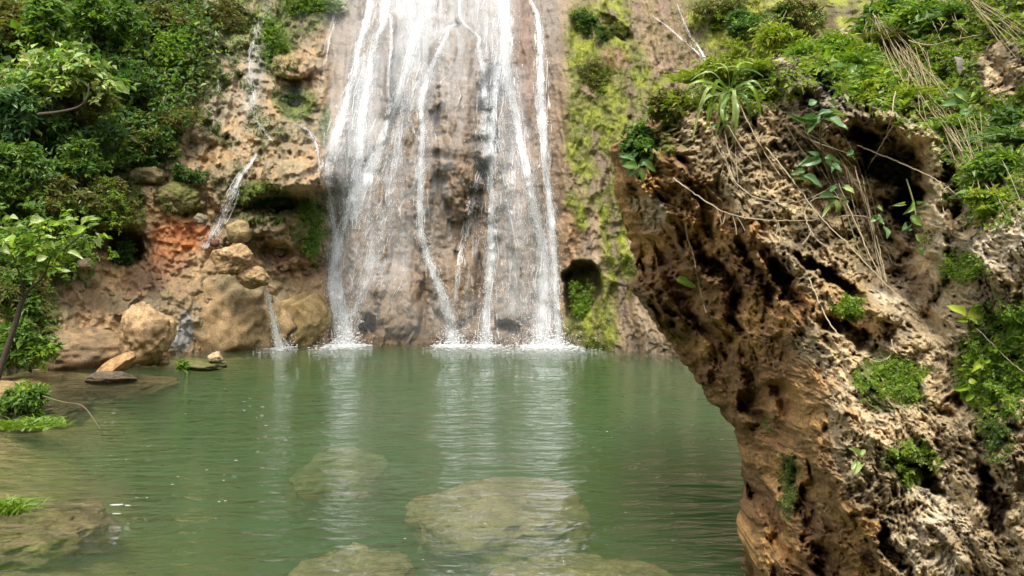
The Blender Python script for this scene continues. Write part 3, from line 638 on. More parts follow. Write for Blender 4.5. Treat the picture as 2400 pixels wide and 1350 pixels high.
# ------------------------------------------------------------------ boulders
import bmesh
_ico = {}
def ico(n):
    if n not in _ico:
        b = bmesh.new(); bmesh.ops.create_icosphere(b, subdivisions=n, radius=1.0)
        _ico[n] = (np.array([v.co[:] for v in b.verts]), np.array([[v.index for v in f.verts] for f in b.faces])); b.free()
    return _ico[n]

def boulder(label, cx, cy_, rx, ry_, D, c1=(0.38, 0.26, 0.14), c2=(0.27, 0.19, 0.11), depth=None, sub=5, ang=0.0, cuts=9, rough=0.16, seed=0, moss=0.0, world=None, group='boulders at the edge of the pool', name='boulder', keep=0.72, flat_top=None):
    v, f = ico(sub); v = v.copy(); rg = np.random.default_rng(seed + 500)
    for _ in range(cuts):
        n = rg.normal(size=3); n /= np.linalg.norm(n); d = rg.uniform(keep, 0.95)
        e = np.clip(v @ n - d, 0, None); v -= np.outer(e, n) * 0.92
    o3 = rg.uniform(0, 90, 3)
    if flat_top: v[:, 2] = np.where(v[:, 2] > 0, flat_top * np.tanh(v[:, 2] / flat_top), v[:, 2])
    nn = v / np.linalg.norm(v, axis=1, keepdims=True)
    dsp = rough * 1.1 * fbm(v * 1.3 + o3, 3, 300) + rough * 0.6 * ridged(v * 3.2 + o3, 4, 310) + rough * 0.22 * fbm(v * 11 + o3, 3, 320)
    pt, _ = worley(v * 4 + o3, 330); dsp -= rough * 0.5 * sstep(0.45, 0.15, pt)
    v = v + nn * dsp[:, None]
    if world is None:
        k = D / F; R3 = np.array((rx * k, (depth if depth else rx * 0.8) * k if not depth else depth, ry_ * k)); P = at(cx, cy_, D)
    else: P, R3 = np.array(world[0]), np.array(world[1])
    a = math.radians(ang); x, z = v[:, 0] * R3[0], v[:, 2] * R3[2]
    W = np.stack([x * math.cos(a) + z * math.sin(a), v[:, 1] * R3[1], -x * math.sin(a) + z * math.cos(a)], -1)
    mixn = sstep(-0.3, 0.4, fbm(v * 2.2 + o3, 4, 340))[:, None]
    c = np.array(c1) * mixn + np.array(c2) * (1 - mixn)
    if moss > 0:
        m = (moss * sstep(-0.2, 0.3, fbm(v * 3 + o3, 4, 350) + 0.5 * nn[:, 2]))[:, None]
        c = c * (1 - m) + np.array((0.115, 0.135, 0.025)) * m
    wl = sstep(0.14, 0.0, (W + P)[:, 2] + 0.03 * dsp / rough)[:, None]
    c = c * (1 - 0.45 * wl) * np.clip(1 + 0.25 * fbm(v * 8 + o3, 3, 360), 0.5, 1.5)[:, None]
    o = link(name, mesh(name, W, f, M_BOULD, c)); o.location = P
    return tag(o, label, 'rock', group)

TANR = ((0.50, 0.34, 0.18), (0.36, 0.235, 0.12))
boulder('largest rounded tan boulder standing at the water edge below the mud slope', 342, 780, 62, 70, 16.3, (0.52, 0.35, 0.185), (0.35, 0.23, 0.12), depth=0.5, seed=1, cuts=6, rough=0.15, keep=0.8)
boulder('broad smooth olive and tan dome of rock rising from the pool beside the trickle', 515, 765, 155, 150, 19.7, (0.37, 0.25, 0.13), (0.27, 0.21, 0.12), depth=1.2, seed=2, cuts=5, rough=0.13, sub=6, keep=0.82)
boulder('angular tan boulder with a dark underside perched above the dome of rock', 545, 606, 46, 36, 18.1, *TANR, seed=3, ang=-8, keep=0.6)
boulder('smaller tan boulder tucked under the perched angular boulder', 592, 650, 38, 27, 18.3, *TANR, seed=4, ang=14, keep=0.65)
boulder('wedge of orange rock with a flat sunny face lying in the brown shallows', 272, 862, 58, 22, 14.5, (0.52, 0.32, 0.15), (0.38, 0.22, 0.10), depth=0.3, seed=15, ang=-33, cuts=14, rough=0.05, keep=0.5)
boulder('low dark wet stone at the foot of the orange wedge rock', 262, 886, 60, 16, 14.2, (0.13, 0.10, 0.07), (0.20, 0.15, 0.09), depth=0.28, seed=16, rough=0.10)
boulder('small pale orange stone in the shallows next to the largest rounded boulder', 378, 845, 24, 13, 16.5, (0.50, 0.34, 0.18), (0.36, 0.24, 0.12), seed=17, keep=0.55, sub=4)
boulder('low mossy stone just above the water with a tiny plant on its end', 476, 858, 54, 11, 15.6, (0.22, 0.18, 0.09), (0.15, 0.13, 0.06), depth=0.25, seed=18, moss=0.7, sub=4)
boulder('small cream stone sitting on the low mossy stone', 503, 838, 23, 13, 15.6, (0.52, 0.42, 0.26), (0.38, 0.29, 0.16), depth=0.16, seed=19, keep=0.55, sub=4)
boulder('round yellowish stone under the lip of the tan buttress', 561, 542, 30, 26, 19.0, (0.40, 0.30, 0.15), (0.30, 0.22, 0.11), seed=20, sub=4)
boulder('oval tan stone half buried among leaves, topmost of the stones beside the ferny bush', 348, 412, 37, 24, 19.3, (0.36, 0.27, 0.14), (0.24, 0.19, 0.10), seed=21, sub=4, moss=0.3)
boulder('dark flat stone directly below the oval tan stone', 340, 456, 24, 18, 19.2, (0.27, 0.20, 0.11), (0.16, 0.12, 0.07), seed=22, sub=4)
boulder('big moss covered stone below the dark leafy ledge', 412, 464, 52, 34, 19.3, (0.24, 0.20, 0.09), (0.15, 0.14, 0.05), seed=23, moss=0.75)
boulder('small grey stone on the mud just above the orange patch', 470, 513, 17, 13, 19.0, (0.30, 0.26, 0.18), (0.22, 0.19, 0.12), seed=24, sub=4)
boulder('small cap stone on top of the eroded mud ridge', 200, 618, 20, 12, 16.7, (0.40, 0.30, 0.19), (0.29, 0.20, 0.12), seed=25, sub=4)
boulder('wide low brown mound of rock behind the shallows', 190, 825, 108, 56, 16.6, (0.34, 0.23, 0.125), (0.25, 0.175, 0.10), depth=1.0, seed=26, cuts=4, rough=0.1, keep=0.85)
boulder('lumpy golden rock at the waterline between the trickle and the main fall', 705, 755, 70, 76, 20.0, (0.42, 0.30, 0.14), (0.31, 0.22, 0.10), depth=0.6, seed=27, rough=0.14)
boulder('olive lump of rock bulging out under the mossy buttress', 690, 545, 62, 50, 19.9, (0.27, 0.22, 0.11), (0.17, 0.15, 0.07), depth=0.5, seed=28, moss=0.5)
boulder('small dark red stone at the end of the small cascade', 503, 570, 12, 9, 18.6, (0.20, 0.08, 0.06), (0.13, 0.07, 0.05), seed=29, sub=3)
boulder('golden rock lump between the trickle and the dome of rock', 632, 770, 40, 60, 19.5, (0.37, 0.27, 0.13), (0.28, 0.20, 0.10), depth=0.4, seed=31, rough=0.12)
# stones that lie in the slope of mud and rubble
k = 0
for (cx, cy_, r, lb) in [(300,700,9, 'brown stone in the rubble gully straight above the largest rounded boulder'),
    (325,690,7, 'small stone beside the gully stone, on its dome side'),
    (318,725,8, 'stone resting just above the top of the largest rounded boulder'),
    (283,735,7, 'stone at the foot of the eroded mud ridge next to the largest rounded boulder'),
    (345,672,8, 'brown stone at the upper end of the rubble gully'),
    (372,650,7, 'small stone on the bare mud below the orange clay'),
    (262,690,6, 'tiny stone stuck in the face of the eroded mud ridge'),
    (405,640,6, 'tiny stone on the upper shoulder of the dome of rock'),
    (450,595,8, 'stone on the mud between the orange clay and the perched angular boulder'),
    (470,560,7, 'stone beside the lower end of the small cascade, on the orange clay side'),
    (655,590,12, 'larger brown stone in the shade under the olive lump of rock'),
    (690,610,10, 'brown stone in the rubble nearest the main fall, below the olive lump'),
    (640,615,9, 'stone behind the tucked tan boulder, in the brown rubble'),
    (668,625,11, 'reddish brown stone in the middle of the rubble under the olive lump'),
    (715,640,10, 'lowest stone of the rubble, closest to the foaming broad stream'),
    (435,530,7, 'small stone on the upper rim of the orange clay'),
    (395,500,9, 'stone lying just below the big moss covered stone'),
    (365,520,6, 'tiny stone on the bare mud below the dark flat stone')]:
    k += 1
    boulder(lb, cx, cy_, r * 1.25, r * 0.85, float(cliffD(cx, cy_)) - 0.03, (0.36, 0.24, 0.13), (0.24, 0.15, 0.09), seed=60 + k, sub=3, group='loose stones in the mud slope', name='stone', ang=RNG.uniform(-30, 30), keep=0.6)

def underwater(label, px0, px1, py0, py1, top, seed, c1=(0.66, 0.50, 0.27), c2=(0.54, 0.41, 0.22), moss=0.0, thick=0.55):
    zt = H - top
    Df, Dn = F * zt / (py0 - HY), F * zt / (py1 - HY); Dm = 0.5 * (Df + Dn); Dx = Dm
    cx = (0.5 * (px0 + px1) - CX) / F * Dx; rx_ = 0.5 * (px1 - px0) / F * Dx
    return boulder(label, 0, 0, 0, 0, 0, c1, c2, seed=seed, moss=moss, sub=6, cuts=5, rough=0.15, keep=0.85, flat_top=0.42, world=((cx, Dm, top - 0.36 * thick), (rx_ * 0.97, 0.48 * (Df - Dn), thick)), group='rocks under the water')
underwater('large golden rock just under the surface in the middle of the pool', 960, 1385, 1108, 1255, -0.33, 41)
underwater('dim sunken rock farthest out under the pool, towards the fall', 690, 895, 1050, 1150, -0.50, 42)
underwater('sunken rock cut by the bottom of the picture left of the dark gap', 660, 960, 1262, 1440, -0.35, 43)
underwater('long sunken rock cut by the bottom of the picture beside the leaning rock', 1120, 1620, 1290, 1460, -0.37, 44)
underwater('flat tan rock shelf at the bottom corner that carries a tuft of grass', -200, 235, 1158, 1315, -0.075, 45, (0.46, 0.34, 0.17), (0.36, 0.27, 0.13), 0.0, 0.35)
underwater('tan shelf of rock awash beneath the orange wedge rock', 120, 380, 872, 935, -0.06, 46, (0.38, 0.27, 0.13), (0.28, 0.20, 0.10), 0.0, 0.3)
underwater('muddy rock islet awash under the bright grass beside the bank', -120, 180, 920, 1015, -0.02, 47, (0.25, 0.20, 0.10), (0.17, 0.14, 0.07), 0.3, 0.3)

# ------------------------------------------------------------------ plants: leaf clouds
def nrm(a): return a / np.maximum(np.linalg.norm(a, axis=-1, keepdims=True), 1e-9)
def kites(P, Dr, N, L, Wd, C, fold=0.18, droop=0.15):
    """one folded leaf (two faces) for each base point P, direction Dr, upper side N"""
    Dr = nrm(Dr); S = nrm(np.cross(N, Dr)); N = np.cross(Dr, S)
    L = L[:, None]; Wd = Wd[:, None]
    mid = P + Dr * L * 0.42
    a = mid + S * Wd * 0.5 + N * Wd * fold; b = mid - S * Wd * 0.5 + N * Wd * fold
    tip = P + Dr * L - N * L * droop
    V = np.stack([P, a, tip, b], 1).reshape(-1, 3)
    i = np.arange(len(P))[:, None] * 4
    return V, np.concatenate([i + np.array((0, 2, 1)), i + np.array((0, 3, 2))]), np.repeat(C, 4, 0)

def tube(path, r, n=6):
    path = np.asarray(path, float); r = np.broadcast_to(np.asarray(r, float), (len(path),))
    t = nrm(np.gradient(path, axis=0)); u = nrm(np.cross(t, np.array((0.13, 0.31, 0.94)))); v = np.cross(t, u)
    a = np.linspace(0, 2 * math.pi, n, endpoint=False)
    V = path[:, None] + r[:, None, None] * (np.cos(a)[None, :, None] * u[:, None] + np.sin(a)[None, :, None] * v[:, None])
    i = np.arange(len(path) * n).reshape(len(path), n); j = np.roll(i, -1, 1)
    return V.reshape(-1, 3), np.stack([i[:-1], j[:-1], j[1:], i[1:]], -1).reshape(-1, 4)

def spline(pts, n=24):
    p = np.asarray(pts, float); t = np.r_[0, np.cumsum(np.linalg.norm(np.diff(p, axis=0), axis=1))]; 
    P = np.vstack([2 * p[0] - p[1], p, 2 * p[-1] - p[-2]]); out = []
    for q in np.linspace(0, t[-1], n):
        i = min(np.searchsorted(t, q, side='right') - 1, len(p) - 2); f = (q - t[i]) / max(t[i + 1] - t[i], 1e-9)
        a, b, c, d = P[i], P[i + 1], P[i + 2], P[i + 3]
        out.append(0.5 * (2 * b + (c - a) * f + (2 * a - 5 * b + 4 * c - d) * f * f + (3 * b - a - 3 * c + d) * f ** 3))
    return np.array(out)

def join(parts):
    V, Fq, C, n = [], [], [], 0
    for p in parts:
        V.append(p[0]); Fq.append(np.asarray(p[1]) + n); C.append(p[2]); n += len(p[0])
    return np.concatenate(V), Fq, np.concatenate(C)

GREENS = {'deep': ((0.044, 0.098, 0.018), (0.100, 0.185, 0.036)), 'mid': ((0.072, 0.145, 0.022), (0.165, 0.275, 0.048)), 'blue': ((0.060, 0.140, 0.050), (0.145, 0.265, 0.105)),
          'bright': ((0.130, 0.225, 0.018), (0.250, 0.380, 0.040)), 'olive': ((0.088, 0.098, 0.020), (0.215, 0.215, 0.060)), 'pale': ((0.230, 0.320, 0.090), (0.390, 0.470, 0.190)), 'lime': ((0.200, 0.270, 0.020), (0.350, 0.420, 0.055))}

def foliage(c, R3, twigs, per, L, tone, rg, up=0.35, wr=0.5, twl=2.2, lobes=10, flat=0.0, glint=0.10):
    """sprays of leaves on twigs that sit round several lobes inside an ellipsoid"""
    c = np.asarray(c, float); R3 = np.asarray(R3, float)
    lc = nrm(rg.normal(size=(lobes, 3))) * rg.uniform(0.2, 0.8, (lobes, 1)); lr = rg.uniform(0.2, 0.55, lobes)
    li = rg.integers(0, lobes, twigs)
    dr = nrm(rg.normal(size=(twigs, 3)) + np.array((0, -0.45, 0.35)))
    tp = c + (lc[li] + dr * (lr[li] * rg.uniform(0.5, 1.2, twigs))[:, None]) * R3
    td = nrm(dr * np.array((1, 1, 1 - flat)) + 0.5 * rg.normal(size=(twigs, 3)) * np.array((1, 1, 0.5)) + np.array((0, 0, -0.1)))
    q = np.repeat(np.arange(twigs), per); n = len(q); s = np.tile(np.linspace(0.05, 1, per), twigs)
    side = np.where(np.tile(np.arange(per), twigs) % 2 == 0, 1.0, -1.0)
    tds = td[q]; sv = nrm(np.cross(tds, np.array((0, 0, 1.0)) + 0.4 * rg.normal(size=(n, 3))))
    P = tp[q] - tds * (s * twl * L)[:, None] + 0.12 * L * rg.normal(size=(n, 3))
    Dl = nrm(tds * 0.6 + sv * side[:, None] * 0.85 + np.array((0, 0, -0.25)) + 0.35 * rg.normal(size=(n, 3)))
    N = nrm(np.array((0, -0.35, up + 0.45)) + 0.45 * rg.normal(size=(n, 3)))
    ln = L * rg.lognormal(0, 0.28, n); a, b = np.array(GREENS[tone][0]), np.array(GREENS[tone][1])
    k = np.clip(rg.uniform(0, 1, twigs)[q] * 0.7 + rg.uniform(0, 0.4, n), 0, 1)[:, None]
    C = a * (1 - k) + b * k
    C *= np.where(rg.uniform(size=n) < glint, 1.5, 1.0)[:, None]  # a few leaves brightened in their colour as painted glints
    C[:, 0] *= rg.uniform(0.8, 1.25, n)
    return kites(P, Dl, N, ln, ln * wr * rg.uniform(0.75, 1.2, n), C), tp

def shrub(name, label, cx, cy_, rx, ry_, D, twigs, tone='mid', leaf=0.10, per=9, base=None, depth=None, seed=0, group='shrubs on the bank', cat='shrub', extra=None, up=0.35, wr=0.5, flat=0.0, lobes=10, stems=5, sr=0.018, glint=0.1, mat=None):
    rg = np.random.default_rng(1000 + seed); k = D / F; c = at(cx, cy_, D); R3 = np.array((rx * k, depth if depth else 0.7 * max(rx, ry_) * k, ry_ * k))
    b = at(*base) if base else c + np.array((0, R3[1] * 0.9, -R3[2] * 0.9))
    e = empty(name, b)
    fo, tp = foliage(c, R3, twigs, per, leaf, tone, rg, up, wr, lobes=lobes, flat=flat, glint=glint); parts = [fo]
    if extra: parts.append(foliage(c, R3 * 1.03, extra[0], per, leaf * extra[2], extra[1], rg, up, wr, lobes=lobes, flat=flat, glint=glint)[0])
    V, Fq, C = join(parts)
    f = link('foliage', mesh('foliage', V - b, Fq, mat or M_LEAF, C, False), e); f['kind'] = 'stuff'
    sv = []
    for i in rg.choice(len(tp), min(stems, len(tp)), replace=False):
        m = b + (tp[i] - b) * 0.55 + np.array((rg.normal(0, .1), rg.normal(0, .1), rg.uniform(0, .3))) * R3.mean()
        pth = spline([b, m, tp[i]], 9); sv.append((*tube(pth, np.linspace(sr, sr * 0.25, 9), 5), np.zeros((45, 3))))
    if sv:
        V, Fq, C = join(sv); link('stem', mesh('stem', V - b, Fq, M_BARK), e)
    return tag(e, label, cat, group)

cd = lambda x, y, o=0.4: float(cliffD(x, y)) - o
LB = 'shrubs on the jungle slope'
S = shrub
S('shrub', 'dark olive shrub in the top corner of the jungle slope', 30, 60, 75, 80, cd(30, 60, 0.7), 330, 'olive', 0.10, seed=1, group=LB)
S('tree', 'bushy tree with broad mid green leaves overhanging the top corner', 120, 70, 80, 82, cd(120, 70, 1.5), 420, 'mid', 0.15, seed=2, group='trees on the jungle slope', cat='tree', extra=(90, 'bright', 1.0), wr=.55, flat=.3)
S('shrub', 'shaded deep green shrub between the bushy tree and the bright bush', 215, 40, 55, 60, cd(215, 40, 0.8), 260, 'mid', 0.12, seed=3, group=LB, extra=(50, 'bright', 1.0))
S('shrub', 'fresh green shrub at the top edge beside the shaded gap', 285, 60, 60, 75, cd(285, 60, 0.8), 380, 'mid', 0.10, seed=4, group=LB, extra=(60, 'bright', 0.9))
S('shrub', 'small leaved olive shrub along the top edge near the pale rock', 385, 35, 75, 55, cd(385, 35, 0.5), 420, 'olive', 0.075, seed=5, group=LB, glint=.2)
S('shrub', 'yellow green bush with sunlit top on the brink of the pale rock slope', 395, 125, 62, 62, cd(395, 125, 0.6), 420, 'mid', 0.085, seed=6, group=LB, extra=(170, 'bright', 1.0), glint=.2)
S('shrub', 'dark shrub hanging below the yellow green bush', 300, 190, 62, 52, cd(300, 190, 0.6), 330, 'deep', 0.09, seed=7, group=LB, extra=(60, 'mid', 1.0))
S('tree', 'spreading tree with flat tiers of large pale leaves', 175, 190, 190, 62, cd(170, 190, 2.2), 210, 'pale', 0.17, per=9, lobes=22, extra=(150, 'mid', .9), base=(110, 300, cd(110, 300, 1.2)), seed=8, group='trees on the jungle slope', cat='tree', wr=.6, flat=.8, up=.7, stems=9, sr=.03, glint=.25)
S('shrub', 'olive brown undergrowth shrub under the tiered pale tree', 190, 250, 90, 50, cd(190, 250, 1.3), 330, 'olive', 0.10, seed=9, group=LB)
S('shrub', 'bluish green leafy shrub at the edge of the picture below the tiered tree', 45, 255, 80, 75, cd(45, 255, 1.6), 330, 'blue', 0.15, seed=10, group=LB, extra=(110, 'pale', 0.9), wr=.55)
S('shrub', 'dim shrub in the shade behind the bluish green one', 130, 320, 80, 60, cd(130, 320, 1.0), 300, 'deep', 0.12, seed=11, group=LB)
S('fern_bush', 'ferny mid green bush with fronds beside the dark hollow', 250, 320, 58, 36, cd(250, 320, 1.1), 240, 'blue', 0.10, seed=12, group=LB, flat=.6, wr=.4, extra=(60, 'mid', 1.0))
S('shrub', 'dense green shrub spilling down in the middle of the jungle slope', 170, 385, 95, 55, cd(170, 385, 1.3), 520, 'mid', 0.11, seed=13, group=LB, flat=.3)
S('shrub', 'dense green shrub at the edge of the picture above the sapling', 40, 400, 80, 80, cd(40, 400, 1.5), 470, 'mid', 0.11, seed=14, group=LB, extra=(60, 'deep', 1))
S('shrub', 'shaded olive shrub just above the crown of the sapling', 130, 465, 100, 50, cd(130, 465, 1.5), 430, 'olive', 0.10, seed=15, group=LB, extra=(140, 'mid', 1))
S('shrub', 'mossy yellow green bush overhanging the black hollow', 265, 480, 66, 62, cd(265, 480, 0.75), 620, 'olive', 0.065, seed=16, group=LB, extra=(220, 'bright', .8))
S('shrub', 'dark dripping plants at the back of the black hollow', 285, 600, 46, 40, cd(285, 610, 0.25), 200, 'deep', 0.08, seed=17, group=LB, glint=.2)
S('shrub', 'glossy dark shrub covering the brown ledge beside the dark hollow', 400, 285, 85, 45, cd(400, 285, 0.45), 420, 'olive', 0.075, seed=18, group=LB, glint=.3, extra=(120, 'deep', 1))
S('shrub', 'drooping dark shrub below the glossy one above the oval stone', 370, 350, 75, 50, cd(370, 350, 0.4), 360, 'deep', 0.075, seed=19, group=LB, glint=.35, extra=(90, 'olive', 1))
S('shrub', 'small dark plant hanging beside the big moss covered stone', 440, 405, 50, 32, cd(440, 405, 0.3), 170, 'deep', 0.07, seed=20, group=LB, glint=.3)
S('shrub', 'sparse olive plants scattered over the pale upper rock', 520, 40, 90, 60, cd(520, 40, 0.2), 420, 'olive', 0.07, seed=21, group=LB, depth=.3, glint=.2)
S('shrub', 'leafy bank plants behind the stem of the sapling', 55, 700, 80, 85, cd(55, 700, 1.6), 420, 'mid', 0.10, seed=22, group=LB, extra=(160, 'olive', 1))
S('shrub', 'green plants trailing down to the water at the edge of the picture', 45, 815, 75, 70, cd(45, 815, 1.4), 380, 'mid', 0.11, seed=23, group=LB, extra=(70, 'bright', 1))
S('shrub', 'green moss plants hanging over the lip of the tan buttress', 730, 540, 42, 85, cd(730, 540, 0.12), 360, 'mid', 0.05, seed=24, group='plants on the cliff', depth=.2, extra=(100, 'bright', 1), cat='plant', stems=0)
S('shrub', 'dark green plants in the recess under the tan rock bulb', 685, 232, 50, 34, cd(685, 232, 0.15), 330, 'deep', 0.06, seed=25, group='plants on the cliff', depth=.3, extra=(200, 'mid', 1), cat='plant', stems=0)
S('shrub', 'mossy green plants capping the cliff beside the head of the fall', 740, 15, 105, 34, cd(740, 15, 0.15), 560, 'bright', 0.055, seed=26, group='plants on the cliff', depth=.3, extra=(300, 'mid', 1), cat='plant', stems=0)
S('shrub', 'mixed green plants on the slope above the tan rock bulb', 640, 105, 40, 70, cd(640, 105, 0.12), 420, 'mid', 0.055, seed=27, group='plants on the cliff', depth=.3, extra=(160, 'bright', 1), cat='plant', stems=0)
S('shrub', 'dark green plants under the overhang of the tan buttress', 625, 470, 55, 34, cd(625, 470, 0.1), 300, 'deep', 0.05, seed=28, group='plants on the cliff', depth=.2, extra=(120, 'mid', 1), cat='plant', stems=0)
S('shrub', 'dark clump of cliff plants beside the outermost stream', 1375, 50, 46, 40, cd(1375, 50, 0.15), 280, 'deep', 0.06, seed=29, group='plants on the cliff', depth=.25, extra=(120, 'lime', 1), cat='plant', stems=0)
S('shrub', 'dark clump of cliff plants in the slanting crack of the bright moss', 1440, 80, 48, 30, cd(1440, 80, 0.1), 230, 'deep', 0.06, seed=30, group='plants on the cliff', depth=.25, extra=(120, 'olive', 1), cat='plant', stems=0)
S('shrub', 'yellow green cliff plants around the long moss streak', 1400, 200, 70, 80, cd(1400, 200, 0.08), 420, 'olive', 0.045, seed=31, group='plants on the cliff', depth=.2, extra=(380, 'lime', 1), cat='plant', stems=0)
S('shrub', 'green plants hanging inside the mouth of the small cave', 1362, 715, 38, 60, cd(1362, 735, 0.15), 420, 'bright', 0.045, seed=32, group='plants on the cliff', depth=.2, extra=(120, 'bright', 1), cat='plant', stems=0)
S('shrub', 'leafy cover on the far slope above the zigzag rivulet', 1690, 30, 90, 45, cd(1690, 30, 0.25), 470, 'olive', 0.07, seed=33, group='plants on the cliff', extra=(160, 'bright', 1), cat='plant', stems=0)
S('shrub', 'dark leafy shrub on the far slope above the ferns', 1750, 55, 55, 40, cd(1750, 55, 0.6), 260, 'deep', 0.09, seed=34, group='plants on the cliff', extra=(60, 'mid', 1), glint=.3)
S('shrub', 'green shrub at the top of the far slope near the middle', 1860, 35, 80, 50, cd(1860, 35, 0.6), 420, 'olive', 0.08, seed=35, group='plants on the cliff', extra=(160, 'mid', 1))
S('shrub', 'lime green low plants on the far slope below the dark leafy shrub', 1740, 140, 80, 50, cd(1740, 140, 0.3), 420, 'lime', 0.06, seed=36, group='plants on the cliff', extra=(160, 'olive', 1), stems=0)

# moss and tiny herbs over the cliff: ground cover nobody could count
def cover(name, label, mask, n, leaf, tones, Dn, px_r, py_r, seed, off=0.02):
    rg = np.random.default_rng(seed); x = rg.uniform(*px_r, n * 4); y = rg.uniform(*py_r, n * 4)
    m = mask(x, y); ok = rg.uniform(size=len(x)) < m; x, y = x[ok][:n], y[ok][:n]; n = len(x)
    P = at(x, y, Dn(x, y) - off)
    Dl = nrm(rg.normal(size=(n, 3)) * np.array((1, .5, .6)) + np.array((0, -0.6, -0.25))); N = nrm(np.array((0, -0.5, 0.7)) + 0.5 * rg.normal(size=(n, 3)))
    a = np.array([GREENS[t][0] for t in tones]); b = np.array([GREENS[t][1] for t in tones]); ti = rg.integers(0, len(tones), n); k = rg.uniform(size=(n, 1))
    L = leaf * rg.lognormal(0, 0.35, n)
    V, Fq, C = kites(P, Dl, N, L, L * 0.55, a[ti] * (1 - k) + b[ti] * k)
    return tag(link(name, mesh(name, V, Fq, M_LEAF, C, False)), label, 'plants', kind='stuff')
cover('cliff_moss', 'bright yellow green moss and tiny plants on the cliff', lambda x, y: bil(moss, x, y) ** 2, 30000, 0.024, ('lime', 'lime', 'olive', 'bright'), cliffD, (1310, 1800), (-10, 820), 5)
cover('cliff_herbs', 'small green herbs and moss over the shaded rock', lambda x, y: bil(ml, x, y) ** 2, 22000, 0.045, ('mid', 'olive', 'bright', 'deep'), cliffD, (0, 790), (-10, 860), 6)
cover('undergrowth', 'low dark leafy undergrowth on the ground of the jungle slope', lambda x, y: bil(soil_shade * leftm, x, y), 42000, 0.085, ('deep', 'olive', 'mid', 'olive'), cliffD, (-60, 620), (-20, 700), 7, 0.06)
cover('rock_slope_herbs', 'thin scatter of small plants on the pale upper rock slope', lambda x, y: (bil(nzB, x, y) < -0.05) * np.clip(1.3 - ell(x, y, 560, 200, 120, 230), 0, 1), 5000, 0.055, ('olive', 'deep', 'olive', 'mid'), cliffD, (430, 740), (-10, 480), 10, .03)
cover('hanging_leaves', 'scattered lighter leaves of creepers over the jungle slope', lambda x, y: bil(soil_shade * leftm, x, y) * (bil(nzA, x, y) > -0.15), 9000, 0.12, ('mid', 'bright', 'mid', 'blue', 'olive'), cliffD, (-60, 560), (-20, 660), 12, 0.55)

# ------------------------------------------------------------------ leaves as single pieces
def leaf_mesh(kind, tone, seed):
    rg = np.random.default_rng(seed); nu, nv = 9, 5
    u = np.linspace(0, 1, nu); s = np.linspace(-1, 1, nv)
    if kind == 'ovate': wv = np.sin(np.clip(u, 0, 1) ** 0.8 * math.pi) ** 0.85
    elif kind == 'heart': wv = np.where(u < 0.25, 0.75 + u, 1.0) * np.clip(1 - u, 0, 1) ** 0.6; wv[0] = .35
    elif kind == 'round': wv = np.sqrt(np.clip(1 - (2 * u - 1) ** 2, 0, 1))
    else: wv = np.sin(np.clip(u, 0, 1) ** 0.7 * math.pi) ** 0.7
    wv[-1] = 0.02; wv[0] = max(wv[0], 0.04)
    X = np.repeat(u[:, None], nv, 1); Y = 0.5 * wv[:, None] * s[None]
    Z = 0.16 * np.abs(s)[None] * wv[:, None] - 0.22 * (u ** 2)[:, None] + 0.05 * np.sin(u * 9 + rg.uniform(0, 6))[:, None] * s[None] ** 2
    a, b = np.array(GREENS[tone][0]), np.array(GREENS[tone][1]); k = rg.uniform(0.3, 1)
    C = np.repeat((a * (1 - k) + b * k)[None], nu * nv, 0) * (1 + 0.25 * (1 - np.abs(np.tile(s, nu))[:, None]) * 0.6)
    return mesh('leaf', np.stack([X, Y, Z], -1).reshape(-1, 3), gridfaces(nu, nv), M_LEAF_THICK, C)
_lm = {}
def leaf_of(kind, tone, i):
    key = (kind, tone, i % 4)
    if key not in _lm: _lm[key] = leaf_mesh(kind, tone, hash(kind) % 97 + i % 4 + 3)
    return _lm[key]
def add_leaf(e, me, base, tip, width, nhint, name='leaf'):
    base, tip = np.asarray(base, float), np.asarray(tip, float); d = tip - base; L = np.linalg.norm(d); x = d / L
    y = np.cross(nhint, x); y /= max(np.linalg.norm(y), 1e-6); z = np.cross(x, y)
    o = link(name, me, e); b = base - np.array(e.location)
    o.matrix_basis = Matrix(((x[0] * L, y[0] * width, z[0] * L, b[0]), (x[1] * L, y[1] * width, z[1] * L, b[1]), (x[2] * L, y[2] * width, z[2] * L, b[2]), (0, 0, 0, 1)))
    return o
def broad_plant(label, node, leaves, tone='blue', kind='ovate', Dn=None, off=0.10, seed=0, stem=None, group='broad leaved plants on the leaning rock', name='broadleaf_plant', cat='plant', face=(0.1, -0.75, 0.6)):
    """leaves: (base x, base y, tip x, tip y, width) in photo pixels; all at the depth of the rock under the node"""
    rg = np.random.default_rng(2000 + seed); D0 = Dn if Dn else float(rockD(node[0], node[1])) - off
    sp = stem or [(node[0], node[1] + 40)]
    foot = at(sp[-1][0], sp[-1][1], D0 + off); e = empty(name, foot)
    for i, (x0, y0, x1, y1, wd) in enumerate(leaves):
        tn = tone[i % len(tone)] if isinstance(tone, tuple) else tone
        d0 = D0 + rg.uniform(-.03, .03); d1 = D0 + rg.uniform(-.10, .04)
        add_leaf(e, leaf_of(kind, tn, i), at(x0, y0, d0), at(x1, y1, d1), wd / F * D0, nrm(np.array(face) + 0.35 * rg.normal(size=3)))
    pts = [at(node[0], node[1], D0)] + [at(x, y, D0 + off * (j + 1) / len(sp)) for j, (x, y) in enumerate(sp)]
    pth = spline(pts, 10)
    V, Fq = tube(pth, 2.2 / F * D0, 5); link('stem', mesh('stem', V - foot, Fq, M_STEM), e)
    return tag(e, label, cat, group)

